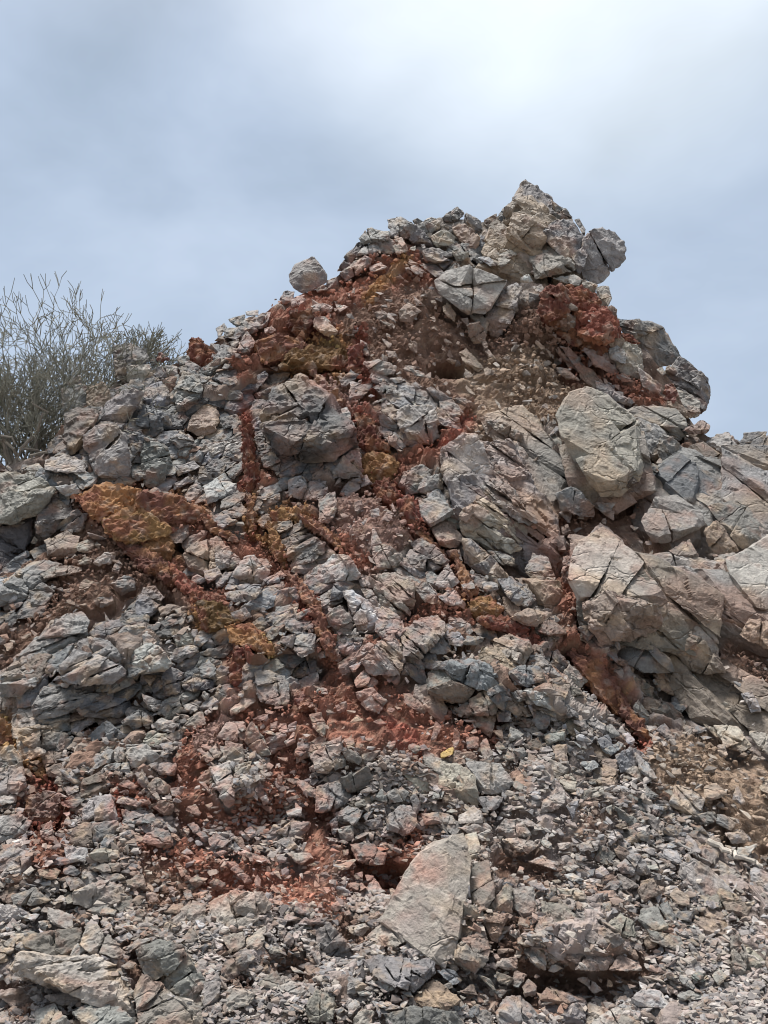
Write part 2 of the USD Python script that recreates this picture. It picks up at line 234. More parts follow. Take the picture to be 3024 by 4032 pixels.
class Cells:
    """broken faces: each jittered cell is a plane of its own tilt and height"""
    def __init__(self, seed, lo, hi, a, squash=(1, 1, 1), frame=np.eye(3)):
        r = np.random.default_rng(seed)
        self.T = frame / np.asarray(squash)[:, None]
        c = np.array([self.T @ np.array(p) for p in np.array(np.meshgrid(*[(l, h) for l, h in zip(lo, hi)])).reshape(3, -1).T])
        n = np.prod(np.maximum((c.max(0) - c.min(0)) / a, 1))
        self.p = r.uniform(c.min(0) - a, c.max(0) + a, (int(min(n * 1.3, 6000)) + 8, 3))
        self.o = r.uniform(-1, 1, len(self.p)); self.g = r.normal(0, 1, (len(self.p), 3)); self.tone = r.normal(0, 1, len(self.p))
        self.k = cKDTree(self.p); self.a = a
    def __call__(self, v, step, tilt):
        q = v @ self.T.T
        i = self.k.query(q)[1]
        return self.a * (step * self.o[i] + tilt * np.clip((self.g[i] * (q - self.p[i])).sum(1) / self.a, -1.2, 1.2)), self.tone[i]

from PIL import Image, ImageDraw
def sheet_points(tokens, tile):
    ox, oy, sc = TILES[tile]
    return np.array([[float(t) for t in p.split(',')] for p in tokens if ',' in p]) * sc + (ox, oy)
# outlines surveyed on the photograph: sheet, tone + blocks (l = layered, s = smooth), relief, [set back,] points | label | kind
ROCKS = '''
# tile tone n h [yoff] pts | label | name
Z t3ls .10 1030,900 1130,870 1200,950 1260,1080 1180,1130 1090,1010
Z t3ls .10 1200,960 1390,930 1420,1060 1330,1110 1240,1080
Z g4ls .10 1380,1040 1480,960 1600,1010 1560,1200 1420,1200 1370,1120
Z g4ls .10 1560,960 1720,960 1720,1250 1600,1240 1560,1100
Z t4ls .10 1230,1150 1420,1200 1560,1290 1540,1420 1400,1380 1260,1380
Z p4ls .10 1420,1220 1720,1250 1720,1440 1560,1400
Z n4ls .10 1400,1400 1560,1420 1720,1520 1720,1640 1500,1560
Z g4l .10 960,960 1100,950 1200,1120 1230,1260 1100,1250 980,1120
Z d6 .35 565,900 590,840 650,808 690,830 735,885 760,930 775,965 722,1000 650,1005 585,960 | big dark grey cracked boulder framed by red veins below the ochre patch | boulder
E g2 .4 460,380 540,290 620,240 640,340 640,425 560,430 470,410 +
B p2 .5 495,1450 540,1430 570,1470 605,1570 600,1600 500,1550 +
A g2 .5 668,625 780,612 860,640 885,690 880,725 760,748 740,702 668,700 | pale topped grey block on the left skyline in front of the shrubs | boulder
A n1 .4 680,705 745,708 750,850 680,800
A t1 .5 758,745 885,730 905,790 860,840 760,830
A g1 .5 365,880 480,850 520,870 515,985 460,960 375,1030 | grey boulder with dark left side beside the tall shrub | boulder
A o1 .5 520,870 600,840 650,880 655,950 620,995 515,985 | orange tan boulder wedged between two grey ones left of the slanted boulder | boulder
A g1 .4 400,820 480,795 480,845 400,850
A g1 .45 570,1080 640,960 760,870 850,900 825,960 780,1030 740,1085 640,1080 | long grey boulder slanting up to the right under the skyline block | boulder
A w1 .4 780,825 830,820 860,860 850,905 760,870
A n1 .5 390,1030 460,990 590,1005 560,1080 500,1160 490,1230 420,1270 380,1170 | dark brown boulder at the foot of the tall shrub | boulder
A p2 .5 500,1160 560,1095 690,1085 740,1150 765,1260 780,1390 750,1420 650,1395 580,1400 540,1300 500,1210 | large pale grey boulder above the orange crust with shadowed underside | boulder
A g2 .45 835,1230 880,1150 940,1180 1000,1240 1020,1320 970,1430 880,1460 840,1380 | upright grey boulder right of the large pale one above the orange crust | boulder
A d1 .4 770,1200 850,1190 840,1240 790,1270
A g2 .5 1040,860 1090,770 1180,800 1205,870 1170,960 1120,1030 1060,1030 1030,930 | upright grey boulder left of the red pinnacle's foot | boulder
A b2 .4 860,880 960,830 1000,870 1005,990 930,980 850,950
A b3 .35 820,1030 860,965 960,1000 1040,1060 1000,1110 880,1130 820,1100
A o2 .4 1130,1050 1200,960 1290,980 1305,1060 1270,1140 1180,1165 1110,1130 | reddish tan boulder beside the black hole below the red pinnacle | boulder
A p1 .4 270,1300 390,1265 520,1320 500,1365 400,1375 270,1355 | flat pale stone lying on brown rock below the tall shrub | boulder
A t1 .4 150,1340 230,1320 265,1370 200,1395
A n1 .4 310,1250 370,1180 405,1230 340,1270
A g1 .4 1285,520 1330,485 1345,510 1300,580
A g1 .5 1360,465 1450,440 1455,500 1400,510
A p1 .5 1460,420 1530,410 1535,440 1465,440
A g1 .5 1450,460 1520,445 1530,530 1480,560 1450,500
A g1 .5 1330,515 1420,510 1430,550 1340,570
A g1 .4 1335,570 1430,560 1400,590
A t1 .4 1360,600 1420,580 1400,640
A g2 .4 1420,600 1470,540 1520,600 1480,660 1400,660
A b2 .4 1250,600 1360,620 1390,660 1300,670
A g1 .5 1530,450 1570,440 1560,490 1525,490
A e1 .5 1125,640 1140,575 1165,600 1190,585 1220,640 1290,690 1200,760 1120,720 | rust red earth pinnacle standing on the left skyline | earth pinnacle
A e1 .5 930,680 960,660 1000,700 930,720
A o1 .4 1360,820 1400,800 1420,850 1370,870
A g1 .4 1320,880 1430,890 1440,940 1330,940
A g2 .4 1190,1340 1300,1290 1350,1340 1320,1410 1180,1415
A p3 .3 1230,1200 1440,1180 1430,1270 1250,1280
A w3 .35 1210,1460 1300,1410 1410,1440 1400,1500 1230,1540
A b1 .4 1480,1150 1560,1180 1570,1230 1490,1220
A w1 .4 440,1375 500,1365 560,1400 510,1430
A w1 .4 328,1460 450,1440 480,1490 400,1520
A g1 .4 1040,1330 1150,1310 1190,1340 1060,1390
A g1 .4 1020,1450 1130,1390 1160,1420 1030,1475
A b1 .4 880,1490 920,1460 970,1490 900,1510
A g2 .4 990,1180 1070,1130 1130,1150 1160,1200 1060,1230
A d1 .3 1310,1050 1400,1030 1440,1090 1330,1110
A g1 .4 900,770 960,740 990,800 920,825
A p1 .4 980,740 1050,745 1050,790 1000,800
A g1 .4 1055,690 1120,680 1125,720 1065,740
A t1 .4 1060,750 1110,735 1115,775 1070,790
A d1 .4 890,700 930,690 925,735 895,730
B g1s .8 215,650 245,590 350,548 385,590 428,650 430,695 370,735 290,762 245,735 215,690 | smooth grey boulder perched alone on the skyline left of the summit | boulder
B d1 .5 155,800 180,750 240,750 230,800 180,835
B g2 .5 220,790 300,775 310,830 230,850
B g1 .4 430,690 490,665 500,700 440,740
B t1 .4 370,740 410,712 440,740 380,755
B d2 .4 485,640 550,540 620,450 650,400 690,420 630,500 600,560 540,640 | dark leaning slab forming the left edge of the summit rocks | boulder
B g2 .5 620,430 680,375 800,390 810,440 720,440 640,480 +
B g2 .5 600,545 640,490 730,450 770,510 680,530 +
B b2 .4 490,660 580,580 660,540 700,560 690,600 600,640 550,690
B g2 .5 785,320 860,310 940,345 960,400 900,440 820,430 800,360 | grey flat topped block on the skyline left of the small pointed block | boulder
B d1 .4 945,330 970,318 1010,340 960,370
B p2 .5 950,360 1050,310 1110,330 1100,370 1060,400 970,410
B g2 .5 1110,310 1160,280 1215,245 1250,290 1200,345 1130,340 | pointed grey block on the skyline midway along the summit rocks | boulder
B g2 .5 1250,290 1340,330 1360,400 1340,440 1280,380 1250,310
B t2 .45 1050,430 1120,385 1200,420 1180,480 1090,490
B o2 .45 1180,370 1260,350 1300,400 1350,440 1290,540 1250,500 1200,420 | orange brown block below the skyline left of the summit crag | boulder
B n1 .4 1365,330 1440,290 1430,340 1370,355
B p2 .6 1000,510 1060,490 1180,520 1195,560 1080,580 1010,565 | pale grey slab stone jutting out above the brown earth wall | boulder
B t1 .5 1180,510 1270,520 1270,570 1200,570
B w1 .4 1330,550 1380,540 1450,590 1400,600
B p5s .5 1070,690 1150,630 1290,605 1380,640 1500,690 1470,740 1390,840 1370,880 1280,880 1190,820 1100,760 | large pale fractured boulder overhanging the brown alcove | boulder
B g2 .5 1380,860 1480,740 1560,705 1595,740 1560,830 1520,930 1470,1010 1420,1050 1370,960 | dark grey leaning boulder right of the pale fractured one above the alcove | boulder
B n2 .4 1260,950 1340,930 1380,1000 1370,1060 1300,1060
B w1 .5 920,610 950,595 1030,640 960,650
B g1 .4 710,880 760,865 800,890 750,930
B w1 .4 800,880 830,910 840,935 790,900
B n1 .25 860,870 920,810 990,870 940,930 870,930
B p1 .6 360,910 420,900 490,980 480,1020 420,1010 360,960 | pale angular stone stuck in red earth above the ochre patch | boulder
B w2 .5 340,840 400,820 470,840 450,880 380,865
B w1 .4 480,820 560,840 500,880
B p1 .5 545,755 600,765 570,790
B p2 .4 60,970 110,955 150,990 70,1000
B g2 .4 650,1170 740,1150 850,1200 830,1250 700,1240
B d3 .4 700,1320 760,1290 860,1320 830,1360 780,1390
B g2 .4 800,1350 880,1330 950,1370 870,1400
B g2 .3 630,1040 670,1060 690,1140 650,1130
B p4 .45 850,1450 940,1430 1060,1430 1100,1560 1110,1620 1040,1670 930,1630 870,1560 | pale grey blocky outcrop right of the dark red vein above the rib | outcrop
B w1 .4 810,1270 870,1260 900,1280 840,1295
B p1 .4 1100,1400 1180,1400 1240,1470 1200,1500 1110,1450
B g1 .4 1180,1390 1240,1380 1310,1420 1270,1440
B g1 .4 780,1340 820,1290 850,1310 820,1350
B p1 .4 900,1190 960,1200 940,1230 880,1215
B g1 .4 930,1210 1000,1230 1040,1265 960,1250
B w1 .4 910,830 960,860 930,880
B t2 .3 1360,1510 1440,1490 1600,1590 1590,1650 1400,1560
B d1 .3 700,960 730,970 720,1000
B g1 .3 760,1030 820,1060 800,1090
B g1 .3 780,1100 840,1110 850,1150 800,1140
B g1 .4 680,600 750,580 790,610 700,640
B t1 .4 830,480 900,470 920,510 850,530
B t1 .4 930,490 960,480 960,510 925,505
C g1 .5 110,200 185,97 250,130 340,200 380,330 350,360 250,350 180,290 110,290 | tall pointed grey crag at the very summit of the hill | crag
Z n3 .05 1035,590 1060,490 1110,440 1140,425 1225,490 1265,570 1255,640 1120,640 +
C g3 .5 345,205 445,290 475,345 400,380 360,350 +
C g2 .6 300,390 380,335 475,340 550,470 560,540 510,660 440,560 390,480 310,450 +
C o3 .5 110,290 180,300 300,380 310,460 260,540 150,500 60,440 +
C t3 .55 210,560 340,480 440,560 500,640 380,660 290,650 240,700 +
C b3 .4 -60,480 30,290 100,220 120,300 60,400 20,480 +
C t3 .35 0,520 80,510 130,540 60,600 30,640 +
C n3 .1 110,440 300,440 350,560 230,680 90,620 40,500 +
C g2 .55 525,460 590,392 650,390 725,412 775,468 790,510 785,580 705,645 640,720 560,700 515,680 530,580 | grey boulder leaning out over the drop on the summit crag's right | boulder
C g1 .5 485,335 510,330 545,390 540,430
C p2 .4 350,690 480,665 525,700 510,740 420,710
C t1 .4 530,700 620,730 600,790 530,750
C t2 .5 610,740 690,740 705,800 680,880 650,860 620,800 | tan rounded boulder on the right skyline under the leaning summit boulder | boulder
C e2 .45 300,740 400,720 440,760 440,900 400,990 300,980 260,900 | rust red crusty earth mass overhanging below the summit's right side | earth overhang
C e2 .4 430,720 510,750 600,790 645,850 520,890 440,830 +
C e2 .5 430,880 640,860 710,900 740,960 725,1060 600,1080 500,1010 +
C e2 .4 360,1020 500,1000 700,1060 690,1130 620,1170 520,1120 430,1080 +
C e1 .4 690,900 740,950 770,1035 730,1060 700,960 +
C e1 .5 760,1020 820,1030 880,1080 800,1090 +
C g1 .5 210,780 290,790 290,830 210,840
C w1 .5 160,680 200,665 230,710 150,715
C p1 .5 230,740 280,730 310,770 250,780
C g4 .4 0.9 725,925 830,940 890,980 950,960 1020,1000 1050,1060 1060,1110 1130,1170 1050,1230 960,1250 880,1200 870,1080 780,1020 | grey brown outcrop set back on the right skyline behind the red overhang | outcrop
C g5l .4 0.5 1040,1240 1130,1170 1200,1220 1280,1300 1320,1400 1280,1470 1250,1520 1180,1460 1100,1360 1040,1300 | layered grey outcrop bulging on the right skyline above the tan slabs | outcrop
C p2 .4 0.3 1090,1360 1200,1400 1250,1450 1240,1540 1180,1540 1130,1450 +
C b3 .2 0.5 880,1200 1000,1250 1100,1360 1130,1450 1000,1400 900,1300 +
C w1 .6 695,1120 740,1100 800,1150 790,1210 740,1180 700,1170
C d2 .4 380,1100 440,1105 500,1160 580,1280 560,1310 480,1240 400,1180
C g2 .4 600,1310 700,1350 850,1450 820,1470 720,1430 620,1360
C e1 .5 1040,1340 1085,1325 1100,1400 1090,1450 1030,1420
C p2 .3 860,1230 930,1300 1020,1340 1000,1390 900,1350
C g1 .4 360,1230 440,1240 510,1310 420,1300
F t3s .3 460,-87 560,-117 690,-67 770,13 860,93 880,190 890,320 860,460 760,540 650,530 560,440 520,380 480,250 400,160 380,60 | tall tan slab right of the alcove with a dark slot along its left side | slab
F t1 .35 640,270 770,255 800,330 700,440 660,380 +
F n1 .45 700,440 790,340 855,465 740,545 655,530 +
F t3s .45 780,20 850,-5 1010,0 1100,10 1160,80 1170,190 1130,210 1060,120 960,130 880,100 | rounded tan boulder below the layered outcrop on the right skyline | boulder
F p2 .4 990,220 1020,170 1080,190 1155,270 1120,310 1020,350 980,290
F b3s .25 890,460 1000,370 1130,290 1250,370 1350,440 1450,520 1440,580 1330,600 1270,640 1100,580 980,530 | broad blue grey sloping slab on the right side below the rounded tan boulder | slab
F p3s .25 900,690 960,620 970,560 1100,540 1250,640 1280,720 1200,760 1050,840 960,830 | smooth pinkish grey slab face under the broad blue grey slab | slab
F o3s .3 1170,250 1270,215 1330,280 1500,390 1550,480 1530,560 1460,540 1380,430 1260,350 | narrow orange tan slab running down to the right near the right edge | slab
F g2 .35 1270,220 1350,170 1420,160 1480,260 1500,370 1400,310 | 
F g3s .3 1480,240 1530,160 1659,170 1720,200 1720,420 1580,400 1510,330 | grey jointed outcrop at the right edge just under the skyline | outcrop
F p3s .3 1290,620 1450,570 1530,600 1580,690 1659,770 1560,850 1500,870 1420,740 1340,680 | pinkish jointed slab at the right edge beneath the orange tan slab | slab
F o2 .25 1270,760 1340,690 1400,760 1480,880 1390,940 1310,860
F n1 .5 1060,880 1180,810 1240,915 1160,935 | dark wedge shaped stone stuck on the pale slabs at right | boulder
F p3s .25 920,900 1050,890 1150,940 1250,920 1390,940 1280,1050 1150,1000 1000,1020 940,960
F p3s .3 1290,1060 1390,950 1560,850 1659,780 1760,760 1760,1240 1540,1200 1400,1180 1310,1110 | large pale slab cut by the right edge with a crack across it | slab
F t3s .3 470,960 500,830 640,720 720,770 800,850 900,930 960,1050 1030,1160 990,1210 860,1160 680,1110 600,1040 520,1190 470,1080 | big tan grey rock buttress below and right of the central ribs | outcrop
F n5 .35 540,1200 680,1120 840,1160 980,1210 1010,1340 880,1420 760,1440 640,1450 570,1320 +
F p1 .5 580,785 640,712 700,750 780,830 790,890 720,830 670,800 +
F p2 .4 680,1150 840,1170 960,1260 1010,1340 900,1310 780,1230 +
F d1 .4 975,1230 1030,1170 1110,1300 1090,1340 1010,1330
F t3s .3 1030,1180 1180,1160 1280,1230 1330,1340 1360,1480 1370,1540 1250,1410 1110,1340 | pale tan slab with shadowed underside running down right of the buttress | slab
F n3 .2 1000,1370 1110,1350 1250,1410 1360,1530 1400,1622 1200,1622 1080,1500 +
F g3s .3 720,1470 850,1430 960,1460 1060,1530 1100,1622 900,1622 740,1530
F o2 .4 1480,1380 1560,1290 1659,1310 1720,1330 1720,1500 1560,1430 | orange tan block at the right edge below the large pale slab | boulder
F p1 .5 185,990 230,900 320,920 345,1000 260,1035 185,1000 | 
F n1 .4 190,1010 260,1035 345,1005 380,1080 330,1120 250,1080
F g2 .5 75,1140 120,1090 190,1080 250,1170 200,1220 130,1200 | angular grey block jutting from the foot of the central ribs | boulder
F n1 .4 90,1290 200,1230 340,1260 250,1340 180,1330
F n2 .35 250,1370 330,1280 430,1370 440,1410 340,1400
F d1 .4 500,1350 560,1330 600,1390 560,1430
F g1 .4 400,730 440,720 460,770 410,780
F b2 .25 370,530 470,490 560,560 600,600 620,680 480,650 400,630
F p1 .35 80,230 130,210 200,310 190,370 130,330
F p1 .3 620,590 690,600 740,580 700,640 650,645
F g2 .3 900,380 960,360 1000,390 930,450
F g1 .4 940,1060 990,1040 1020,1110 960,1110
F t1 .4 1140,1020 1180,1010 1220,1080 1160,1130
E g2 .45 855,470 900,390 1000,340 1060,380 1000,440 970,520 900,540 | rounded grey boulder at the top left of the central ribs beside ochre earth | boulder
E g1 .5 970,500 1000,430 1110,400 1120,490 1060,525 +
E g1 .6 980,560 1100,540 1190,640 1100,630 1050,710 990,660 | grey flat topped boulder hanging over the dark red vein | boulder
E n1 .55 1060,730 1110,650 1180,690 1240,790 1200,840 1110,830 | brown rounded boulder under the flat topped one beside the dark red vein | boulder
E p2 .45 1240,780 1300,800 1440,920 1410,1010 1320,990 1250,930 | pale block at the lower end of the central ribs | boulder
E p5 .35 1110,260 1250,160 1330,170 1290,240 1330,300 1400,350 1440,420 1330,460 1200,440 1110,360 | pale grey jointed head of the central ribs | outcrop
E b2 .25 1310,230 1400,300 1510,450 1540,490 1440,430 1330,300 +
E g1 .4 1150,490 1230,500 1220,560 1170,550
E d1 .4 1230,500 1310,510 1270,560
E g7l .4 1300,460 1440,430 1540,490 1600,600 1680,700 1640,720 1500,640 1330,540 | layered grey ribs of thin slabs slanting down to the right in the middle | outcrop
E t8l .4 1220,650 1330,540 1500,660 1640,740 1600,850 1540,870 1400,850 1250,760 +
E g2 .4 1380,850 1540,880 1560,940 1480,950 +
E w4 .4 390,960 470,880 560,890 600,970 640,1020 520,1020 420,1060 350,1050 | pale jointed outcrop between the two middle red veins | outcrop
E w2 .45 470,1060 540,1010 605,1060 520,1140 450,1160 +
E w3 .4 540,1100 590,1095 740,1210 780,1300 700,1350 620,1350 560,1180 +
E g2 .45 430,1230 520,1180 580,1260 590,1370 500,1350 440,1290 +
E w2 .4 630,1080 700,1090 780,1230 720,1220 +
E p2 .4 620,1030 690,1010 710,1080 640,1075 +
E t6l .35 700,1000 830,980 950,1050 960,1180 900,1270 800,1240 720,1150 | brownish curved outcrop of thin bands in the middle of the slope | outcrop
E g4 .4 910,880 1000,790 1080,830 1150,920 1100,990 1000,990 940,960 | rounded cracked grey boulder beside the middle red vein | boulder
E p1 .4 1085,1020 1150,940 1215,1040 1180,1080 1090,1070
E g1 .45 1100,1130 1180,1080 1260,1180 1250,1200 1140,1170
E t3 .25 710,830 790,820 880,880 850,960 740,970 705,900
E g2 .4 380,560 480,500 490,620 450,690 390,690 | grey column shaped stone at the foot of the dark boulder's ledge | boulder
E b3 .4 200,440 280,410 330,470 280,560 210,530
E b3 .35 330,450 430,450 440,520 380,560 290,550
E g6l .35 230,780 330,760 430,800 420,870 330,930 220,960 190,880 | dark grey splintered outcrop inside the bend of an orange vein | outcrop
E g1 .4 120,690 220,680 220,730 130,760
E p2 .4 0,900 80,900 110,960 60,1000 0,980
E b1 .5 60,1030 140,990 150,1040 80,1060
E w1 .4 690,620 740,605 745,650 700,660
E d1 .4 760,680 790,610 830,640 800,690
E g2 .45 240,1370 300,1340 370,1350 360,1470 280,1490 240,1440 | grey faceted boulder left of the lower middle red vein | boulder
E g1 .45 280,1310 350,1290 350,1340
E p2 .4 160,1370 250,1350 230,1440 150,1400
E g1 .4 240,1240 330,1200 330,1220 260,1270
E b1 .4 380,1460 420,1450 430,1490 390,1500
E b2 .4 500,1440 560,1400 640,1400 620,1470 540,1480
E b2 .4 560,1540 640,1480 650,1530 590,1584
E b2 .35 40,300 110,260 160,330 150,390 60,360
E d1 .35 0,190 60,160 70,250 20,280
E b2 .4 520,330 560,310 600,380 560,400
E d1 .3 590,570 640,560 650,620 610,640
E p1 .35 800,160 850,190 840,250 800,220
E p7l .4 640,1500 740,1400 830,1350 880,1480 880,1600 690,1600 | pale arched outcrop of upright thin layers below the middle vein | outcrop
E g8l .4 870,1340 1000,1250 1100,1250 1150,1320 1000,1500 900,1480 +
E t4 .4 1390,1380 1500,1360 1630,1400 1660,1440 1600,1560 1500,1540 1440,1450 | tan rounded outcrop under the ochre pocket right of the arched one | outcrop
E w1 .4 1100,430 1170,420 1150,460
E d2 .4 1450,1030 1540,1010 1640,1110 1659,1160 1570,1190 1500,1130
E g1 .4 1350,1040 1440,1050 1450,1090 1370,1100
E d1 .35 1140,860 1220,850 1240,920 1180,910
E w1 .4 1230,1060 1300,1040 1310,1080 1250,1100
H w1 .45 1090,100 1170,70 1140,130 1090,125
H b6 .35 1170,90 1270,60 1470,130 1490,200 1380,260 1310,240 1190,190 1140,140 | blue grey jointed outcrop right of the arched layers | outcrop
H n1 .6 1040,250 1170,200 1310,250 1250,330 1150,320 1050,280 | tan flat topped wedge jutting from the blue grey outcrop's lower left | boulder
H t3 .4 1180,380 1370,255 1450,360 1440,400 1280,400 | tan block leaning beneath the flat topped wedge | boulder
H b3 .35 1380,260 1490,200 1540,290 1480,390 1430,310
H b3 .35 1500,150 1580,110 1690,110 1720,200 1580,230
H g2 .35 1530,260 1650,240 1690,320 1560,320
H g4 .4 0,150 60,130 190,160 215,330 130,340 30,300 | grey furrowed boulder right below the orange crust's lower tip | boulder
H g2 .45 30,290 70,270 100,290 95,340 40,330
H p2 .45 590,190 660,130 740,200 700,240 610,240
H p3 .4 600,270 700,240 790,320 740,390 660,360 | pinkish pale block below the arched outcrop in red earth | boulder
H t1 .5 330,400 400,390 430,480 410,530 360,480
H g2 .4 240,640 260,560 330,560 330,600 270,655
H t3 .45 330,640 440,580 520,520 530,590 460,650 450,750 380,750
H t1 .8 525,620 570,600 640,660 620,695 560,670 | beige knobbly stone sitting on the grey blocks in the middle of the lower slope | boulder
H n1 .5 530,540 590,540 600,580 560,600
H g2 .4 460,650 540,640 550,700 480,740
H g4 .45 370,830 500,790 600,880 480,970 370,970 | grey blocky outcrop below the beige knobbly stone | outcrop
H p2 .45 500,780 690,700 700,790 640,860 560,860 +
H y1 .7 1110,630 1180,590 1185,630 1110,660 | small yellow stone lying on grey scree in the middle of the lower slope | stone
H p2 .5 1250,690 1320,680 1450,690 1540,800 1500,870 1340,870 1300,760 | grey boulder with pale top standing in scree right of the yellow stone | boulder
H n1 .4 1210,770 1260,730 1340,870 1260,850
H g2 .4 790,860 860,820 920,860 900,910 800,930
H g2 .4 690,890 760,840 800,870 790,920 700,910
H g2 .45 480,990 560,940 650,970 600,1050 500,1020
H g2 .4 780,1010 880,930 970,980 970,1050 890,1120 790,1080 | flat faced grey block pointing down above the big boulder's hollow | boulder
H d1 .5 650,1040 750,1010 770,1070 700,1080
H g1 .4 500,1080 590,1050 590,1140 520,1150
H p1 .4 1220,1000 1300,940 1350,980 1350,1040 1220,1040
H t1 .4 1210,1070 1380,1040 1410,1080 1300,1110
H p2 .5 130,1090 220,1030 330,1040 340,1070 240,1150 170,1120 | pale knobbly stone resting on red earth left of the lower hollow | boulder
H d1 .4 360,840 420,860 420,890 370,880
H g2 .4 1320,890 1490,880 1440,960 1370,970
H d1 .4 1260,530 1330,530 1330,600 1270,600
H g1 .5 200,460 250,440 250,490 200,500
H g1 .5 140,470 190,450 200,500 160,510
H w1 .4 100,450 140,440 140,490 100,490
H p2 .4 180,560 240,500 250,560 190,590
H w1 .4 190,970 280,950 280,1000 210,1000
H g2 .4 370,230 430,240 440,280 370,280
H b2 .4 480,340 550,320 560,370 500,390
H e1 .6 240,290 300,270 380,340 340,380 270,360
H b1 .4 960,590 1010,570 1040,600 980,620
H b1 .4 880,640 940,620 940,660 870,680
H g1 .4 1000,990 1090,980 1110,1040 1020,1050
H p2 .4 1110,980 1180,1000 1200,1050 1130,1050
H g1 .4 930,890 970,860 990,940 960,1000
H w1 .35 910,830 955,825 940,850
H g2 .4 1060,860 1130,850 1120,900 1050,900
I b2 .35 100,160 260,110 310,190 200,240 110,210 | dark grey slab low in the scree corner left of the red brown gully | slab
I g2 .4 0,230 80,210 100,320 30,330
I w4 .35 160,260 380,280 360,380 250,350
I g1 .45 300,530 420,500 420,560 310,590
I w1 .4 480,490 590,575 500,560
I b1 .45 620,560 690,530 720,600 650,610
I g2 .4 620,490 710,460 760,530 700,560
I b2 .4 640,620 760,570 790,590 700,660
I n2 .4 650,680 740,680 735,880 650,860 | brownish upright pillar stone at the lower tip of the grey scree rib | boulder
I g2 .4 570,800 650,790 650,840 570,840
I w2 .3 1090,210 1190,140 1330,330 1270,340 1150,280 | whitish slab under the right hand overhang | slab
I t2 .35 940,380 1040,330 1130,410 1120,440 1000,410 | 
I g2 .35 1040,340 1080,330 1170,360 1120,411
I t2 .3 1250,350 1400,330 1470,380 1400,410
I t4 .25 1330,470 1480,480 1560,600 1500,640 1400,600
I d1 .5 985,500 1030,460 1090,550 1060,580
I w2 .3 1500,280 1560,260 1620,390 1560,400
I t2 .3 1540,500 1700,530 1700,680 1600,620
I g1 .5 1230,1010 1330,1000 1350,1060 1280,1080
I b2 .35 740,650 830,600 900,640 840,760 760,760
I b2 .35 850,640 930,700 990,790 940,800 870,740
I d1 .4 0,380 90,380 100,450 20,450
I n1 .4 190,580 260,550 290,610 220,630
I n1 .4 350,600 430,590 440,690 360,690
I b1 .4 520,700 600,690 640,720 560,760
I t1 .35 1060,740 1130,730 1130,770 1070,770
D t4 .3 -60,20 180,20 330,100 270,180 215,280 130,290 -60,330 | broad tan rounded rock at the left edge below the shrub | outcrop
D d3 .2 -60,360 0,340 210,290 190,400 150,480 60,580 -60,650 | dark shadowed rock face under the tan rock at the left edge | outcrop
D p2 .5 215,290 270,180 350,150 420,210 430,300 340,330 320,380 260,420 215,370 | pale grey boulder between the tan left edge rock and the orange crust | boulder
D t1 .5 460,440 540,410 565,450 520,490 460,480
D p1 .5 555,550 620,490 685,500 670,550 590,570
D t1 .4 460,540 510,520 545,530 540,560 470,560
D n2 .2 270,420 390,370 470,400 460,500 350,540 290,520
D g4 .3 0,700 150,570 230,540 380,560 240,640 170,690 120,790 0,800 | grey slanting rock bed at the left edge below the tan rock | outcrop
D p3 .3 240,620 330,570 500,580 490,600 350,600 270,650 +
D g2 .35 170,720 250,670 330,720 240,830 180,810 +
D w1 .6 -40,750 120,745 60,790 -40,785 | thin whitish slab sticking out at the left edge | slab
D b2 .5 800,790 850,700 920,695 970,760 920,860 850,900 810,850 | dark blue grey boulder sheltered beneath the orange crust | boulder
D d1 .5 650,680 740,630 800,650 800,710 720,740
D d2 .35 660,600 700,530 730,570 700,620
D n1 .5 945,820 1000,800 1070,810 1000,860 960,870
D d1 .4 1010,870 1110,840 1090,870
D b2 .3 550,770 660,740 680,790 600,830
D n3 .2 1090,500 1150,430 1280,400 1380,480 1300,640 1200,660 1120,590 | tan cracked outcrop right of the orange crust's ochre face | outcrop
D p1 .4 1280,500 1340,470 1385,500 1360,580 1290,600 +
D t1 .4 1210,600 1290,580 1310,620 1230,680 +
D p4 .4 1390,620 1430,540 1500,510 1560,560 1600,600 1570,690 1480,700 1400,680 | grey outcrop right of the tan cracked one between two veins | outcrop
D g2 .5 1330,730 1500,700 1560,720 1500,780 1420,790 1340,770
D p1 .5 1480,710 1560,700 1530,740
D g2 .4 1330,870 1450,820 1500,870 1440,900
D g7l .35 0,1230 120,1090 260,960 400,850 480,860 520,910 510,990 430,1040 330,1100 250,1200 170,1290 120,1350 0,1350 | grey layered outcrop rising to the right at the left side of the slope | outcrop
D g5l .35 350,1190 440,1060 560,1120 700,1150 770,1200 640,1270 400,1260 360,1230 +
D g3 .3 510,990 640,1010 740,1110 680,1150 560,1110 +
D n1 .5 120,1140 220,1070 320,1110 260,1230 190,1290 +
D w1 .65 780,1090 870,1030 940,1050 1020,1150 970,1190 840,1210 790,1150 | white topped block with dark base at the right of the layered left outcrop | boulder
D d2 .5 965,1210 1000,1170 1090,1200 1070,1320 1000,1350 960,1290 | 
D d2 .45 1070,1260 1130,1230 1270,1250 1270,1300 1150,1320 1090,1310
D w1 .5 1180,1180 1240,1125 1280,1180 1270,1240 1200,1240
D d1 .4 900,1290 960,1230 970,1290 920,1330
D o1 .4 850,1220 930,1220 890,1290
D g7l .35 190,1400 260,1290 400,1290 600,1340 550,1420 420,1390 300,1400 210,1480 | dark grey ledged outcrop below the layered left outcrop | outcrop
D b4l .35 190,1450 400,1400 420,1500 420,1560 250,1530 +
D b5l .35 420,1390 560,1340 760,1360 800,1400 700,1480 560,1440 +
D p3 .3 840,1330 1000,1390 1050,1450 980,1470 870,1410
G g2 .4 430,120 600,80 700,130 640,190 500,200
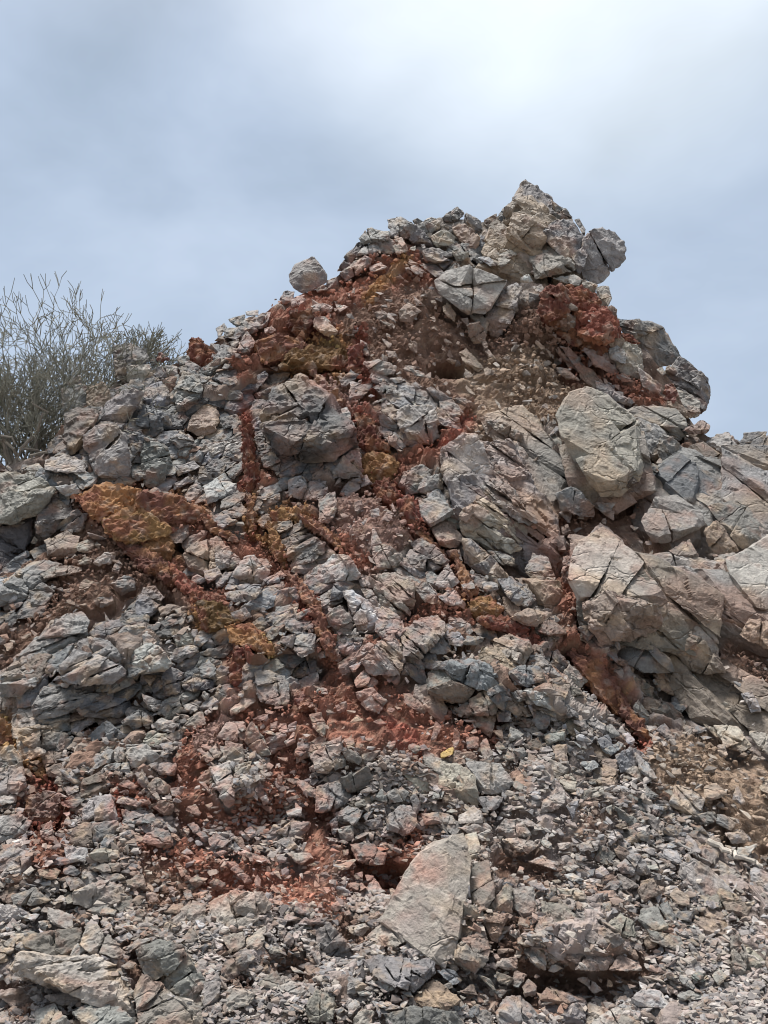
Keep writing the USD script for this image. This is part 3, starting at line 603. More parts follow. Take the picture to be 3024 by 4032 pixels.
G d2 .45 720,220 820,140 920,160 900,230 800,260
G p1 .5 910,230 960,195 1050,230 1030,280 940,270
G g4 .35 120,260 240,230 430,300 460,340 380,390 240,400 110,320 | dark grey rock at the foot of the ledged outcrop near the yellow patch | outcrop
G b3 .35 510,310 630,210 760,300 700,320 540,330
G p3 .4 -60,360 80,360 150,480 60,500 -60,490 | pinkish tan rock at the left edge below the yellow earth patch | outcrop
G p3 .4 -60,500 130,470 160,600 100,650 -60,640 +
G g1 .5 580,420 640,365 670,390 650,460 590,450
G p1 .5 680,420 710,385 745,410 735,450 690,455
G p2 .5 750,360 860,345 950,420 860,480 790,490 750,430 | pale pinkish boulder lying in the grey scree left of the central tan outcrop | boulder
G g2 .5 610,480 690,460 780,450 770,520 700,510 630,490
G p2 .45 880,470 960,450 1050,470 1040,540 960,530
G n2 .45 470,650 490,560 590,505 640,580 650,640 560,650 480,660 | brown wedge shaped rock standing in red earth lower left | boulder
G p2 .55 490,740 560,660 650,645 690,730 690,800 600,790 490,800 | pale pink boulder with a crack beneath the brown wedge lower left | boulder
G n1 .45 415,940 440,850 500,810 540,815 545,950 | brown block under the pale pink boulder | boulder
G g1 .45 550,820 700,805 710,880 620,910 560,950 +
G b1 .5 600,940 640,880 690,890 680,960 620,970
G g1 .55 825,920 920,850 1000,860 1030,950 980,960 830,930 | smooth grey wedge right of the brown block lower left | boulder
G t2 .5 860,600 930,540 1010,600 1020,640 900,640 | tan layered stone in the scree right of the brown wedge | boulder
G n2 .25 890,700 1030,680 1030,770 960,770
G p1 .4 700,590 760,560 830,600 790,615
G p3 .4 -40,790 120,760 185,800 150,880 60,940 -40,950 | pale rounded rock at the left edge beside dark red earth | boulder
G p3 .35 -40,1010 60,960 180,980 210,1060 140,1110 -40,1110
G p1 .4 240,860 300,800 320,890 250,900
G p1 .4 380,820 400,770 440,840
G t3 .45 1290,310 1340,220 1450,210 1470,280 1440,350 1380,310 | beige craggy outcrop standing in red earth in the lower centre left | outcrop
G t2 .4 1450,340 1460,260 1500,215 1560,300 1610,410 1550,420 +
G t2 .4 1190,430 1280,340 1310,420 1230,460 +
G p4 .45 1240,480 1360,460 1400,600 1390,720 1340,720 1290,600 +
G t2 .4 1370,480 1500,440 1480,510 1390,560 +
G t1 .3 1340,330 1440,350 1450,440 1330,450 +
G p2 .4 1460,580 1540,560 1600,690 1570,710
G d2 .4 1110,830 1150,810 1260,920 1220,940
G g1 .4 1180,570 1210,570 1260,640 1240,640
G w2 .5 1420,870 1490,830 1530,890 1470,930
G g1 .4 860,780 900,760 970,830 920,850
G w1 .4 430,100 480,60 500,110
G w1 .4 330,440 430,420 400,450
G w1 .5 1070,1000 1110,960 1150,1000
G b1 .4 1340,1050 1390,1050 1430,1100 1380,1100
G b1 .5 950,350 1020,330 1030,370 970,380
G p1 .4 0,660 110,640 90,690 10,710
G d1 .4 470,490 530,480 530,505 480,510
G p1 .4 260,620 360,640 430,670 340,660
J t2 .5 130,600 190,565 480,525 440,690 350,720 240,660 150,640 | tan flat topped boulder with dark underside near the bottom left | boulder
J t2 .5 470,640 500,500 560,510 620,570 720,650 740,730 640,700 520,670 | pale tan pointed boulder right of the flat topped one near the bottom left | boulder
J p1 .6 725,660 820,600 900,600 740,690 | thin pale slab leaning on the bottom left outcrop | slab
J w1 .45 390,60 520,60 520,130 400,150
J t2 .45 520,90 600,60 710,70 700,150 590,150
J t3 .35 430,320 600,250 730,270 760,400 700,410 500,410 430,390 | cream tan flat boulder in scree above the bottom left boulders | boulder
J p2 .45 510,430 600,390 690,430 680,460 560,460
J t1 .4 390,240 470,240 500,280 420,310
J p1 .4 600,210 720,210 740,240 640,260
J t2 .4 530,180 600,150 720,150 710,200 560,200
J p2 .4 70,350 200,290 310,370 210,400 80,400
J p2 .35 -40,390 120,400 140,480 -40,520
J w1 .45 110,460 240,450 200,490
J p6l .25 60,780 140,700 300,720 480,690 700,750 780,950 820,1090 650,1000 400,900 200,850 | wide tan grey ledged outcrop filling the bottom left corner | outcrop
J p2 .35 -40,910 130,890 240,950 100,1020 80,1000 +
J t1 .5 270,940 400,920 520,950 430,1000 320,980 +
J p2 .35 210,1030 320,980 420,1130 180,1130 +
J g4l .3 430,1020 560,980 700,1000 800,1080 780,1130 500,1130 +
J t2 .3 -40,620 100,590 60,720 -40,760 +
J g6 .3 810,680 950,600 1080,640 1090,760 1200,850 1190,990 1050,980 960,870 850,790 | grey tan cracked outcrop at the bottom left of centre | outcrop
J t5 .3 790,900 840,800 950,870 1050,990 1190,1010 1190,1130 840,1130 +
J p2 .4 1200,860 1300,850 1310,950 1250,1080 1200,990 +
J t5 .35 1240,380 1400,310 1560,330 1600,420 1500,500 1450,560 1340,540 1260,460 | beige rough lump of rock left of the big boulder's lower flank | outcrop
J t1 .5 1320,590 1440,560 1460,640 1370,680 +
J t2 .4 1060,430 1140,370 1220,390 1220,480 1130,500
J t2 .4 1470,590 1580,520 1570,640 1530,690 1460,640 +
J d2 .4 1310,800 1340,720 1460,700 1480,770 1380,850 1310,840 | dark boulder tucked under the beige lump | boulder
J g1 .4 1390,700 1460,650 1520,710 1480,770
J t1 .5 1070,610 1140,520 1170,600 1120,650
J b2 .5 1190,600 1260,590 1270,630 1200,680
J p1 .4 1140,760 1200,720 1240,740 1200,820
J t1 .35 750,250 850,210 860,290 760,290
J d2 .5 1340,140 1390,140 1510,270 1470,290 1420,210
J w1 .5 680,600 760,560 800,590 700,625
J w1 .5 240,270 300,250 300,275 260,285
J p1 .5 1010,540 1080,510 1060,560
J g1 .4 1090,330 1130,310 1150,360 1110,370
J d1 .4 140,560 180,545 215,565 150,585
J p1 .3 1220,330 1260,340 1250,370 1220,370
K t1s .6 770,640 830,520 850,470 900,350 990,240 1080,180 1240,130 1255,200 1285,280 1255,400 1245,600 1190,690 1180,830 1100,870 990,800 880,740 | largest tan domed boulder in the lower right centre with cracked flanks | boulder
K t1s .4 1255,135 1320,115 1340,200 1330,290 1290,290 1260,210 +
K t2s .4 1260,380 1310,300 1390,280 1420,420 1430,500 1380,580 1250,510 +
K t1 .3 1245,530 1360,580 1360,620 1240,640 +
K t3l .5 660,740 820,600 920,560 990,720 920,760 820,800 +
K t4 .4 1190,820 1290,700 1370,680 1400,800 1390,880 1310,960 1190,900 +
K n1 .1 1190,680 1250,640 1360,640 1300,720 1200,790 +
K p1 .5 1330,130 1400,100 1420,150 1340,170
K t1 .6 1380,580 1460,470 1500,425 1530,450 1530,590 | dark tan wedge resting against the largest boulder's right side | boulder
K p1 .35 1540,450 1650,440 1690,600 1600,610 1540,570 | pale grey squarish boulder right of the dark tan wedge | boulder
K n2 .3 1360,600 1520,600 1480,680 1440,790 1400,760
K g2 .5 570,180 680,175 780,240 780,310 690,320 600,270 | grey rounded boulder half buried in the hollow left of the largest boulder | boulder
K n2 .3 530,410 640,420 680,450 600,470
K g4 .4 370,700 450,660 530,740 600,850 560,880 430,850 370,760 | grey craggy boulder left of the largest boulder's cracked foot | boulder
K g2 .45 140,700 180,680 240,740 230,800 150,760
K p1 .4 160,650 200,600 280,630
K p2 .5 540,680 660,660 690,680 640,740 600,730
K d1 .5 300,640 440,620 420,660 330,665
K g8 .35 640,880 740,850 850,870 960,920 1050,870 1080,940 950,1080 880,1020 720,960 | dark shattered rock under the largest boulder | outcrop
K w2 .5 660,1000 800,990 850,1040 800,1070 720,1030
K w1 .5 640,850 720,810 780,835 720,850
K o2 .35 940,1100 1060,990 1140,1050 1230,1110 1140,1170 1000,1150 | orange tan block with a dark corner below the shattered rock | boulder
K t2 .5 310,1150 370,1050 470,1090 500,1160 450,1240 330,1240 | tan rounded boulder near the bottom edge left of centre | boulder
K g4 .35 780,1200 950,1150 1200,1190 1260,1280 780,1280 | grey blocks along the bottom edge under the orange tan block | outcrop
K t2 .5 590,1230 640,1160 710,1180 700,1280 600,1280
K b1 .5 1090,940 1180,930 1240,1000 1180,1020
K b1 .5 1270,1170 1330,1140 1340,1190 1290,1220
K w1 .5 700,1120 760,1130 790,1160 720,1150
K b1 .35 900,700 940,680 960,740 910,760
K b1 .5 1060,175 1160,150 1150,165 1060,190
K b1 .5 150,180 230,170 260,200 210,225
K b1 .4 450,50 490,30 500,110 470,130
L p3 .5 310,830 330,740 410,670 470,720 470,790 410,830 405,900 | pale grey jointed block left of the pair at the lower right | boulder
L p1 .45 415,850 500,790 560,820 500,920 430,890
L p1 .6 490,950 580,860 700,880 720,900 660,960 560,930 | pale flat topped wedge over a brown hollow at the lower right | boulder
L p1 .5 700,950 760,870 870,910 890,960 780,960 | tan block right of the pale wedge above the brown hollow | boulder
L p3 .4 480,740 560,710 670,740 690,830 560,800
L t2 .45 670,690 760,610 840,660 860,770 770,760 680,740 | pinkish tan boulder above the blocks at the lower right | boulder
L g1 .55 870,650 890,590 980,570 1050,700 980,730 930,720 | grey slab block with brown shadowed end at the lower right | boulder
L g1 .4 990,570 1050,540 1130,710 1100,730
L g1 .4 1080,600 1210,600 1190,660 1120,650
L o1 .7 910,790 930,730 990,760 980,810 930,825 | small orange tan stone under the grey slab block at the lower right | stone
L p1 .4 240,720 270,640 340,640 360,690 300,770
L g3l .4 170,830 230,780 300,830 310,960 250,940 200,880
L n1 .45 870,490 890,420 960,400 1000,490 900,540
L n1 .5 1060,500 1100,460 1180,510 1180,560 1120,560
L p3 .4 740,320 830,250 880,250 950,370 870,390 760,370 | pale grey jointed block in the right hand scree | boulder
L p2 .4 490,200 560,170 640,170 620,230 510,240
L p1 .4 600,360 650,320 690,370 620,400
L p2 .4 200,290 280,260 390,320 380,350 290,320
L p1 .4 380,190 460,180 450,220 390,220
L n1 .5 720,80 780,60 810,100 760,105
L g1 .5 1020,110 1060,70 1140,90 1120,150 1060,140
L g1 .45 850,140 900,110 960,150 920,180
L w1 .6 830,1130 890,1080 1000,1080 1040,1190 930,1180 840,1170 | whitish flat topped block at the bottom right | boulder
L g3 .5 10,1210 60,1120 140,1100 220,1170 270,1250 150,1310 20,1310 | pale topped dark rock at the bottom edge right of centre | boulder
L g1 .4 160,1060 200,1010 250,1060 240,1110 180,1130
L g1 .4 80,1040 130,960 190,990 140,1060
L n2 .2 260,1130 350,1080 500,1160 400,1180
L t3 .4 560,1310 700,1190 790,1180 760,1310
L w1 .4 740,1180 790,1150 810,1200
L p1 .4 1320,990 1360,940 1410,1000 1360,1050
L t3 .3 1430,760 1480,740 1540,870 1510,1010 1440,960 | whitish tan rough rock in the scree near the right edge | boulder
L p1 .4 1540,1060 1600,1010 1640,1050 1600,1090
L p1 .4 900,1000 980,990 1040,1040
L p2 .45 0,110 60,40 140,40 230,135 100,150 20,150 | pale pinkish flat boulder upper right of the largest boulder | boulder
L p2 .4 40,170 140,150 280,190 200,250 100,220
L p1 .4 130,40 220,50 260,85 190,85
L p2 .4 500,1010 560,1000 660,1080 600,1100
L w1 .4 420,380 470,370 540,410 460,415
L p1 .4 410,340 450,300 510,330 460,360
L g1 .45 640,550 700,540 700,600 650,590
L g1 .4 1180,60 1260,90 1300,140 1220,110
L g1 .4 1400,120 1500,110 1560,170 1440,190
L g1 .45 1280,540 1320,530 1360,570 1310,590
L p1 .45 1640,530 1690,540 1690,590 1640,590
L b1 .5 1000,870 1060,860 1040,885
D h1 .3 440,160 560,150 700,80 830,120 820,230 640,290 560,290 | thick ochre and rust crust overhanging diagonally across the left of the slope | earth crust
D k1 .35 820,130 1050,160 1190,240 1150,330 980,310 830,270 +
D h1 .3 600,290 820,250 980,320 1010,430 880,420 700,420 620,360 +
D h1 .35 790,350 1000,330 1020,480 1010,560 860,470 +
D k1 .35 700,430 860,460 1080,610 1110,720 950,640 800,560 +
D e1 .4 1010,560 1130,660 1280,790 1250,860 1150,770 1050,680 +
D h1 .4 1180,780 1300,790 1420,890 1340,950 1230,960 1190,880 +
D h1 .4 1340,930 1500,920 1590,1010 1630,1080 1600,1110 1520,1050 1390,1020 +
D k1 .35 1180,240 1300,330 1450,450 1380,430 1240,360 +
D e1 .3 1390,1060 1470,1070 1460,1170 1410,1280 1350,1230 +
E e1 .35 610,60 690,60 740,150 790,260 740,300 640,260 620,170 | dark red crusty vein with ochre patches running down the centre of the slope | earth crust
E h1 .35 640,280 760,290 860,340 820,440 700,470 650,400 +
E e1 .35 700,460 800,430 860,520 820,590 740,540 +
E e1 .35 860,560 920,530 990,640 980,740 900,690 +
E k1 .3 940,730 1010,750 1110,850 1180,930 1100,870 +
E k1 .35 1180,860 1260,960 1330,1110 1270,1150 1210,1000 +
E h1 .35 1290,1150 1400,1120 1480,1200 1440,1260 1300,1260 +
E e1 .35 1330,1260 1500,1260 1640,1330 1560,1370 1400,1320 +
Z e1 .4 526,925 540,920 545,990 560,1020 545,1040 540,1080 530,1060 | narrow upright red vein left of the big dark grey boulder | earth crust
Z k1 .4 532,1060 545,1080 552,1180 541,1175 +
E h1 .4 80,650 150,610 260,640 240,680 120,690 | orange hooked vein bending over the dark splintered outcrop | earth crust
E k1 .35 260,640 400,700 500,790 560,880 480,830 350,730 +
E h1 .4 75,680 120,690 140,830 200,930 180,980 110,870 +
E k1 .35 180,980 250,1000 360,1130 420,1250 350,1210 270,1120 +
E k1 .35 340,1210 420,1240 470,1400 480,1500 400,1430 360,1320 +
I k1 .25 430,20 600,60 760,200 820,330 740,400 620,260 500,150 | dark red brown crumbly strip in the gully right of the grey scree rib | earth crust
I k1 .3 740,260 850,400 960,570 900,590 780,430 +
B h1 .25 160,1190 240,1100 440,1080 560,1090 610,1200 500,1230 320,1220 | ochre yellow earth patch above the big dark grey boulder | earth crust
B e1 .3 560,1080 640,1060 640,1250 570,1280 +
B e1 .4 220,880 340,860 370,960 330,1000 270,1060 200,960 | dark red earth lumps left of the pale angular stone above the ochre patch | earth crust
B k1 .4 0,1060 140,1010 330,1070 200,1150 60,1180 +
B k1 .3 320,1210 420,1270 520,1380 580,1470 480,1420 370,1300
G k1 .3 170,660 350,650 360,740 300,800 180,830 150,740
G h1 .35 -40,210 60,230 80,340 -40,360 | ochre yellow earth patch at the left edge low on the slope | earth crust
'''
_im = Image.new('L', (PW, PH)); _dr = ImageDraw.Draw(_im)
for line in ROCKS.strip().splitlines():
    if line[0] != '#':
        tk = line.split('|')[0].rstrip('+ ').split(); _dr.polygon([tuple(p) for p in sheet_points(tk[3:], tk[0]) / S / 2 + POFF], fill=255)
UNDER = gaussian_filter((np.asarray(_im) > 0).astype(float), 3)

# ------------------------------------------------------------------ the hillside sheet
ex = np.concatenate([np.linspace(-11, -6.2, 40, endpoint=False), np.arange(-6.2, 6.2, 0.0195), np.linspace(6.2, 11, 40)])
NR = 560
zt = np.linspace(0, 1, NR)
RZ = ridge_z(ex)
Z = -0.25 + (RZ[None] + 0.25) * zt[:, None]; X = np.broadcast_to(ex, Z.shape)
Y = lookup(D, X, Z, 1)
UV = project(np.stack([X, Y, Z], -1)); inside = UV[..., 1] > -2000
vein = survey(VEIN, UV); soil = survey(SOIL, UV); ecol = survey(COL, UV)
p3 = np.stack([X, Y, Z], -1)
clump = meshkit.fbm(p3 * 5, 5, 31) - .5; crag = np.abs(meshkit.fbm(p3 * 3.3, 5, 41) - .5) * 2
fine = meshkit.fbm(p3 * 16, 3, 51) - .5
ce = Cells(5, (-6.5, 6, -1), (6.5, 17, 13), 0.22)
cell, ctone = ce(p3.reshape(-1, 3), .22, .45); cell = cell.reshape(X.shape); ctone = ctone.reshape(X.shape)
rock_w = 1 - np.clip(soil * 1.1, 0, 1)
grit = np.abs(meshkit.fbm(p3 * 9, 4, 57) - .5)
rough = np.abs(meshkit.fbm(p3 * 4.2, 5, 59) - .5)
push = (grit * .13 + rough * .16 - .05) * soil + clump * .14 + fine * .06 + cell * (.2 + .8 * rock_w) * .55 - crag * .05 - .05 + vein * (.03 + .20 * clump + .12 * fine)
push -= .13 * np.clip(survey(UNDER, UV) * 1.5 - .3, 0, 1)
push *= (1 - .75 * np.clip((zt - .985) / .015, 0, 1))[:, None]
NF = face_normal(X.ravel(), Z.ravel()).reshape(*X.shape, 3) + np.array([0, -.25, 0]); NF /= np.linalg.norm(NF, axis=-1, keepdims=True)
mixn = np.clip((meshkit.fbm(p3 * 7, 4, 63) - .42) * 5, 0, 1)[..., None] * np.clip(soil * 1.2, 0, 1)[..., None]
ecol = ecol * (1 - .42 * mixn) + .42 * mixn * (BROWN * .8)
mixg = np.clip((meshkit.fbm(p3 * 13 + 9, 3, 65) - .56) * 8, 0, 1)[..., None]
ecol = ecol * (1 - .4 * mixg) + .4 * mixg * TAN
ecol = ecol * (.78 + .44 * meshkit.fbm(p3 * 19, 2, 67))[..., None]
ecol = ecol * (1 + .10 * np.clip(ctone, -2, 2) * rock_w)[..., None]
edge = np.clip((zt - .985) / .015, 0, 1)[:, None]           # settle at the crest
Y = Y * (1 - edge) + lookup(DS, X, Z) * edge
front = np.stack([X, Y, Z], -1) + NF * push[..., None]
back_s = np.concatenate([np.arange(.06, 1.2, .06), np.linspace(1.2, 26, 34)])
bz = RZ[None] - np.where(back_s < 4, .10 * back_s, .4 + .62 * (back_s - 4))[:, None] + .10 * (meshkit.fbm(np.stack([np.broadcast_to(ex, (len(back_s), len(ex))), np.broadcast_to(back_s[:, None], (len(back_s), len(ex))), 0 * RZ[None] + 0 * back_s[:, None]], -1) * 2, 4, 61) - .5)
back = np.stack([np.broadcast_to(ex, bz.shape), front[-1, :, 1][None] + back_s[:, None], bz], -1)
bcol = np.broadcast_to(BROWN * .6 + GREYS * .4, back.shape)
V = np.concatenate([front, back]).reshape(-1, 3); C = np.concatenate([ecol, bcol]).reshape(-1, 3)
R_, N_ = len(zt) + len(back_s), len(ex)
ii = np.arange(R_ * N_).reshape(R_, N_)
a, b, c, d = ii[:-1, :-1].ravel(), ii[:-1, 1:].ravel(), ii[1:, 1:].ravel(), ii[1:, :-1].ravel()
F = np.concatenate([np.stack([a, b, c], 1), np.stack([a, c, d], 1)])
hill = UsdGeom.Xform.Define(stage, '/World/hillside').GetPrim(); tag(hill, kind='structure')
vv = np.concatenate([vein, np.zeros(bz.shape)]).ravel()
fv = vv[F].mean(1) > .55
# each connected run of a vein is a part
import scipy.sparse as sp
from scipy.sparse.csgraph import connected_components
fi = np.flatnonzero(fv); e = F[fi]
g_ = sp.coo_matrix((np.ones(len(e) * 2), (np.concatenate([e[:, 0], e[:, 1]]), np.concatenate([e[:, 1], e[:, 2]]))), shape=(len(V), len(V)))
lab = connected_components(g_, directed=False)[1][e[:, 0]]
ids, cnt = np.unique(lab, return_counts=True)
big = ids[cnt > 500]
keep = np.ones(len(F), bool)
def sub(faces):
    u, inv = np.unique(faces, return_inverse=True)
    return u, inv.reshape(-1, 3)
for k in big:
    fs = fi[lab == k]; keep[fs] = False
    u, nf = sub(F[fs])
    mc = C[u].mean(0)
    word = 'ochre yellow crumbly earth patch' if mc[1] / mc[0] > .52 else 'rust and ochre crusty earth vein' if mc[1] / mc[0] > .42 else 'dark rust red crumbly earth vein'
    tag(put(numbered('/World/hillside/mineral_vein'), V[u], nf, EARTH, C[u]), label=word)
u, nf = sub(F[keep])
put('/World/hillside/bare_earth', V[u], nf, EARTH, C[u])

# ground in front and all round
gx = np.concatenate([-np.geomspace(600, 12, 12), np.linspace(-11, 11, 60), np.geomspace(12, 600, 12)]); gy = np.concatenate([-np.geomspace(600, 3, 14), np.linspace(-2, 9, 50), np.linspace(10, 60, 12), np.geomspace(70, 700, 8)])
qx, qy = np.meshgrid(gx, gy); gz = (meshkit.fbm(np.stack([qx, qy, 0 * qx], -1) * .8, 3, 71) - .5) * .12 - .04
ii = np.arange(qx.size).reshape(qx.shape); a, b, c, d = ii[:-1, :-1].ravel(), ii[:-1, 1:].ravel(), ii[1:, 1:].ravel(), ii[1:, :-1].ravel()
tag(put('/World/ground', np.stack([qx, qy, gz], -1).reshape(-1, 3), np.concatenate([np.stack([a, b, c], 1), np.stack([a, c, d], 1)]), GROUND, GREYS * .9), kind='structure')

# ------------------------------------------------------------------ rocks
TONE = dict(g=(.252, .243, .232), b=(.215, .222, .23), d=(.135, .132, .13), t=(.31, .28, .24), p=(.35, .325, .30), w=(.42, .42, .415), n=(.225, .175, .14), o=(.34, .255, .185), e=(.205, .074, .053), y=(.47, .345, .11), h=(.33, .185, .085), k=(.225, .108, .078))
WARM, DUST = np.array((.32, .235, .155)), np.array((.215, .125, .09))
def ngon_area(p):
    x, y = p[:, 0], p[:, 1]; return abs(np.dot(x, np.roll(y, 1)) - np.dot(y, np.roll(x, 1))) / 2

def frame_at(uv, off=0.0):
    cu = uv.mean(0)
    C0 = hit([cu], DS)[0]
    if off:
        dr = rays([cu])[0]; C0 = C0 + dr * (off / dr[1])
    N = face_normal(np.array([C0[0]]), np.array([C0[2]]))[0]; Vw = (CAM - C0) / np.linalg.norm(CAM - C0)
    return C0, N, Vw

def rock(uv, n, layered, h, tone, seed, off=0.0, fine_edge=2.1, even=1.0, lean=.7):
    """blocks [(vertices, triangles, colours)] of one rock whose outline was surveyed"""
    r = np.random.default_rng(seed)
    C0, N, Vw = frame_at(uv, off)
    M = Vw
    U = np.cross([0, 0, 1.0], M); U /= np.linalg.norm(U); U = -U if U[0] < 0 else U
    W = np.cross(M, U); W = -W if W[2] < 0 else W
    dist = np.linalg.norm(C0 - CAM); px = dist * 2 * TX / 768
    size = math.sqrt(ngon_area(uv)) / 3024 * 2 * TX * dist
    lift = (.10 * size + .06 if lean != .8 else .0) if tone not in 'ehk' else .02 + .03 * size
    uv = uv.mean(0) + (uv - uv.mean(0)) * 1.05; dr = rays(uv); O = C0 + M * lift
    P = CAM + dr * ((O - CAM) @ M / (dr @ M))[:, None]
    q = np.stack([(P - O) @ U, (P - O) @ W], 1); cen = q.mean(0)
    lie = -lean * np.array([N @ U, N @ W]) / max(N @ Vw, .4); lie = np.clip(lie, -.9, .9)     # how the slope leans away
    tilt = lie + r.normal(0, .46 if size < .45 else .46 * .45 / size, 2)
    if even < 1: tilt = lie + (tilt - lie) * .4
    body = lambda x, y: (x - cen[0]) * lie[0] + (y - cen[1]) * lie[1]
    face = lambda x, y: max(h * size * .55 + (x - cen[0]) * tilt[0] + (y - cen[1]) * tilt[1], body(x, y) + .10 * size * h)
    pts = []
    for x, y in q:
        if r.random() < .62: f, drop = r.uniform(.0, .05), r.uniform(.02, .10) * size
        else: f, drop = r.uniform(.10, .38), r.uniform(.12, .45) * h * size + .03 * size
        x2, y2 = (x, y) + (cen - (x, y)) * f; top = face(x2, y2)
        pts.append((x2, y2, top)); pts.append((x, y, max(top - drop, body(x, y) - .2 * size)))
        x3, y3 = (x, y) + (cen - (x, y)) * .14; pts.append((x3, y3, body(x, y) - .55 * size))
    if r.random() < .6:
        ap = cen + r.uniform(-.28, .28, 2) * size; pts.append((ap[0], ap[1], face(*ap) + r.uniform(.04, .14) * size))
    man = m3.Manifold.hull_points(np.array(pts))
    # chips off corners and edges
    def chop(mn, k, lo_, hi_):
        for _ in range(k):
            v = mn.to_mesh().vert_properties[:, :3]
            if len(v) < 4: return mn
            dn = r.normal(0, 1, 3); dn[2] = abs(dn[2]) + .9; dn /= np.linalg.norm(dn)
            s = v @ dn; cut = s.min() + (s.max() - s.min()) * r.uniform(lo_, hi_)
            t = mn.trim_by_plane(tuple(-dn), float(-cut))
            if t.volume() > .6 * mn.volume(): mn = t
        return mn
    man = chop(man, 3, .86, .96)
    pieces = [man]
    bed = math.radians(-42) if uv[:, 0].mean() > 1500 else math.radians(25)
    bedn = np.array([-math.sin(bed), math.cos(bed), r.normal(0, .25)]); bedn /= np.linalg.norm(bedn)
    while len(pieces) < n:
        pieces.sort(key=lambda m: -m.volume()); big_ = pieces.pop(0)
        v = big_.to_mesh().vert_properties[:, :3]; c_ = v.mean(0); e_ = v[:, :2] - c_[:2]
        if layered: dn = bedn + r.normal(0, .10, 3)
        else:
            _, vec = np.linalg.eigh(np.cov(e_.T) + 1e-9 * np.eye(2)); ax = vec[:, 1] if r.random() < .75 else bedn[:2]
            dn = np.array([ax[0], ax[1], 0]) + r.normal(0, .24, 3)
        dn /= np.linalg.norm(dn); s = v @ dn; cut = s.min() + (s.max() - s.min()) * r.uniform(.32, .68)
        A_, B_ = big_.split_by_plane(tuple(dn), float(cut))
        got = [x for x in (A_, B_) if x.volume() > 1e-7]
        if len(got) < 2: pieces.append(big_); break
        pieces += got
    out = []
    lo = np.array([q.min(0)[0], q.min(0)[1], -.6 * size]); hi = np.array([q.max(0)[0], q.max(0)[1], (h + .3) * size])
    Rb = np.array([[math.cos(bed), math.sin(bed), 0], [-math.sin(bed), math.cos(bed), 0], [0, 0, 1]])
    a1 = max(.26 * size, 6 * px); a2 = max(.10 * size, 4.5 * px)
    c1 = Cells(seed + 1, lo, hi, a1, (1.25, .75, 1), Rb); c2 = Cells(seed + 2, lo, hi, a2, (1.5, .7, 1), Rb)
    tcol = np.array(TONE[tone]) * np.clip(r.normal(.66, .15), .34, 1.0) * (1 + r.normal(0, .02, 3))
    earth = tone in 'ehk'
    for k, mn in enumerate(pieces):
        if n > 1:
            mn = chop(mn, 2, .86, .98)
            v = mn.to_mesh().vert_properties[:, :3]; c_ = v.mean(0); ps = mn.volume() ** (1 / 3)
            ang = r.normal(0, 3.2 if size < .5 else 1.8, 3)
            gap = max(1 - 0.9 * px / max(ps, 1e-3), .9)
            mn = mn.translate(tuple(-c_)).scale((gap, gap, 1.0)).rotate(tuple(ang)).translate(tuple(c_ + [0, 0, float(np.clip(r.uniform(-.24, .12) * ps, -.07, .04))]))
        mn = mn.refine_to_length(fine_edge * px)
        me = mn.to_mesh(); v = np.array(me.vert_properties[:, :3], float); f = np.array(me.tri_verts)
        fn = np.cross(v[f[:, 1]] - v[f[:, 0]], v[f[:, 2]] - v[f[:, 0]]); vn = np.zeros_like(v)
        for j in range(3): np.add.at(vn, f[:, j], fn)
        vn /= np.linalg.norm(vn, axis=1, keepdims=True) + 1e-12
        d1, t1 = c1(v, .07, .20); d2, t2 = c2(v, .12, .22)
        w0 = v
        nz = meshkit.fbm(w0 / max(.35 * size, 8 * px) + seed, 4, seed) - .5
        fz = meshkit.fbm(w0 / (3.2 * px) + seed, 2, seed + 9) - .5
        ledge = 0
        if layered or r.random() < .45:
            bb = (v @ bedn) / max(.085 * size, 5 * px) + 2.5 * nz
            ledge = ((bb - np.floor(bb)) - .5) * max(.022 * size, 1.2 * px) * np.clip(meshkit.noise(w0 / (.3 * size) + 5, seed) * 2.2 - .5, 0, 1)
        amp = even
        disp = (.55 * d1 + .6 * d2 + nz * .03 * size + fz * .5 * px + ledge) if not earth else .6 * d1 + 1.5 * d2 + nz * .34 * size + fz * 4.5 * px + (np.abs(meshkit.fbm(w0 / (11 * px) + seed, 3, seed + 2) - .5) - .12) * 9 * px
        lim = .07 * size if not earth else .25 * size
        v = v + vn * np.clip(disp * amp, -lim, lim)[:, None]
        shade = 1 + .07 * np.clip(t1, -2, 2) + .07 * np.clip(t2, -2, 2) + r.normal(0, .05)
        col = tcol * shade[:, None]
        if not earth and tone != 'y':
            s1 = np.clip((meshkit.fbm(w0 / (.55 * size) + 31, 4, seed + 3) - .53) * 6, 0, 1) * .65
            s2 = np.clip((meshkit.fbm(w0 / (.4 * size) + 77, 4, seed + 4) - .57) * 7, 0, 1) * .6
            col = col * (1 - s1[:, None]) + WARM * shade[:, None] * s1[:, None]
            col = col * (1 - s2[:, None]) + DUST * s2[:, None]
        elif earth:
            s1 = np.clip((meshkit.fbm(w0 / (.5 * size) + 31, 5, seed + 3) - .47) * 6, 0, 1) * (.4 if tone == 'e' else .8)
            col = col * (1 - s1[:, None]) + np.array((.21, .085, .058) if tone == 'h' else (.29, .15, .075)) * s1[:, None]
            s2 = np.clip((meshkit.fbm(w0 / (.18 * size) + 71, 3, seed + 5) - .58) * 8, 0, 1) * .5; col = col * (1 - s2[:, None]) + np.array((.32, .25, .2)) * s2[:, None]
        wv = O + v[:, :1] * U + v[:, 1:2] * W + v[:, 2:] * M
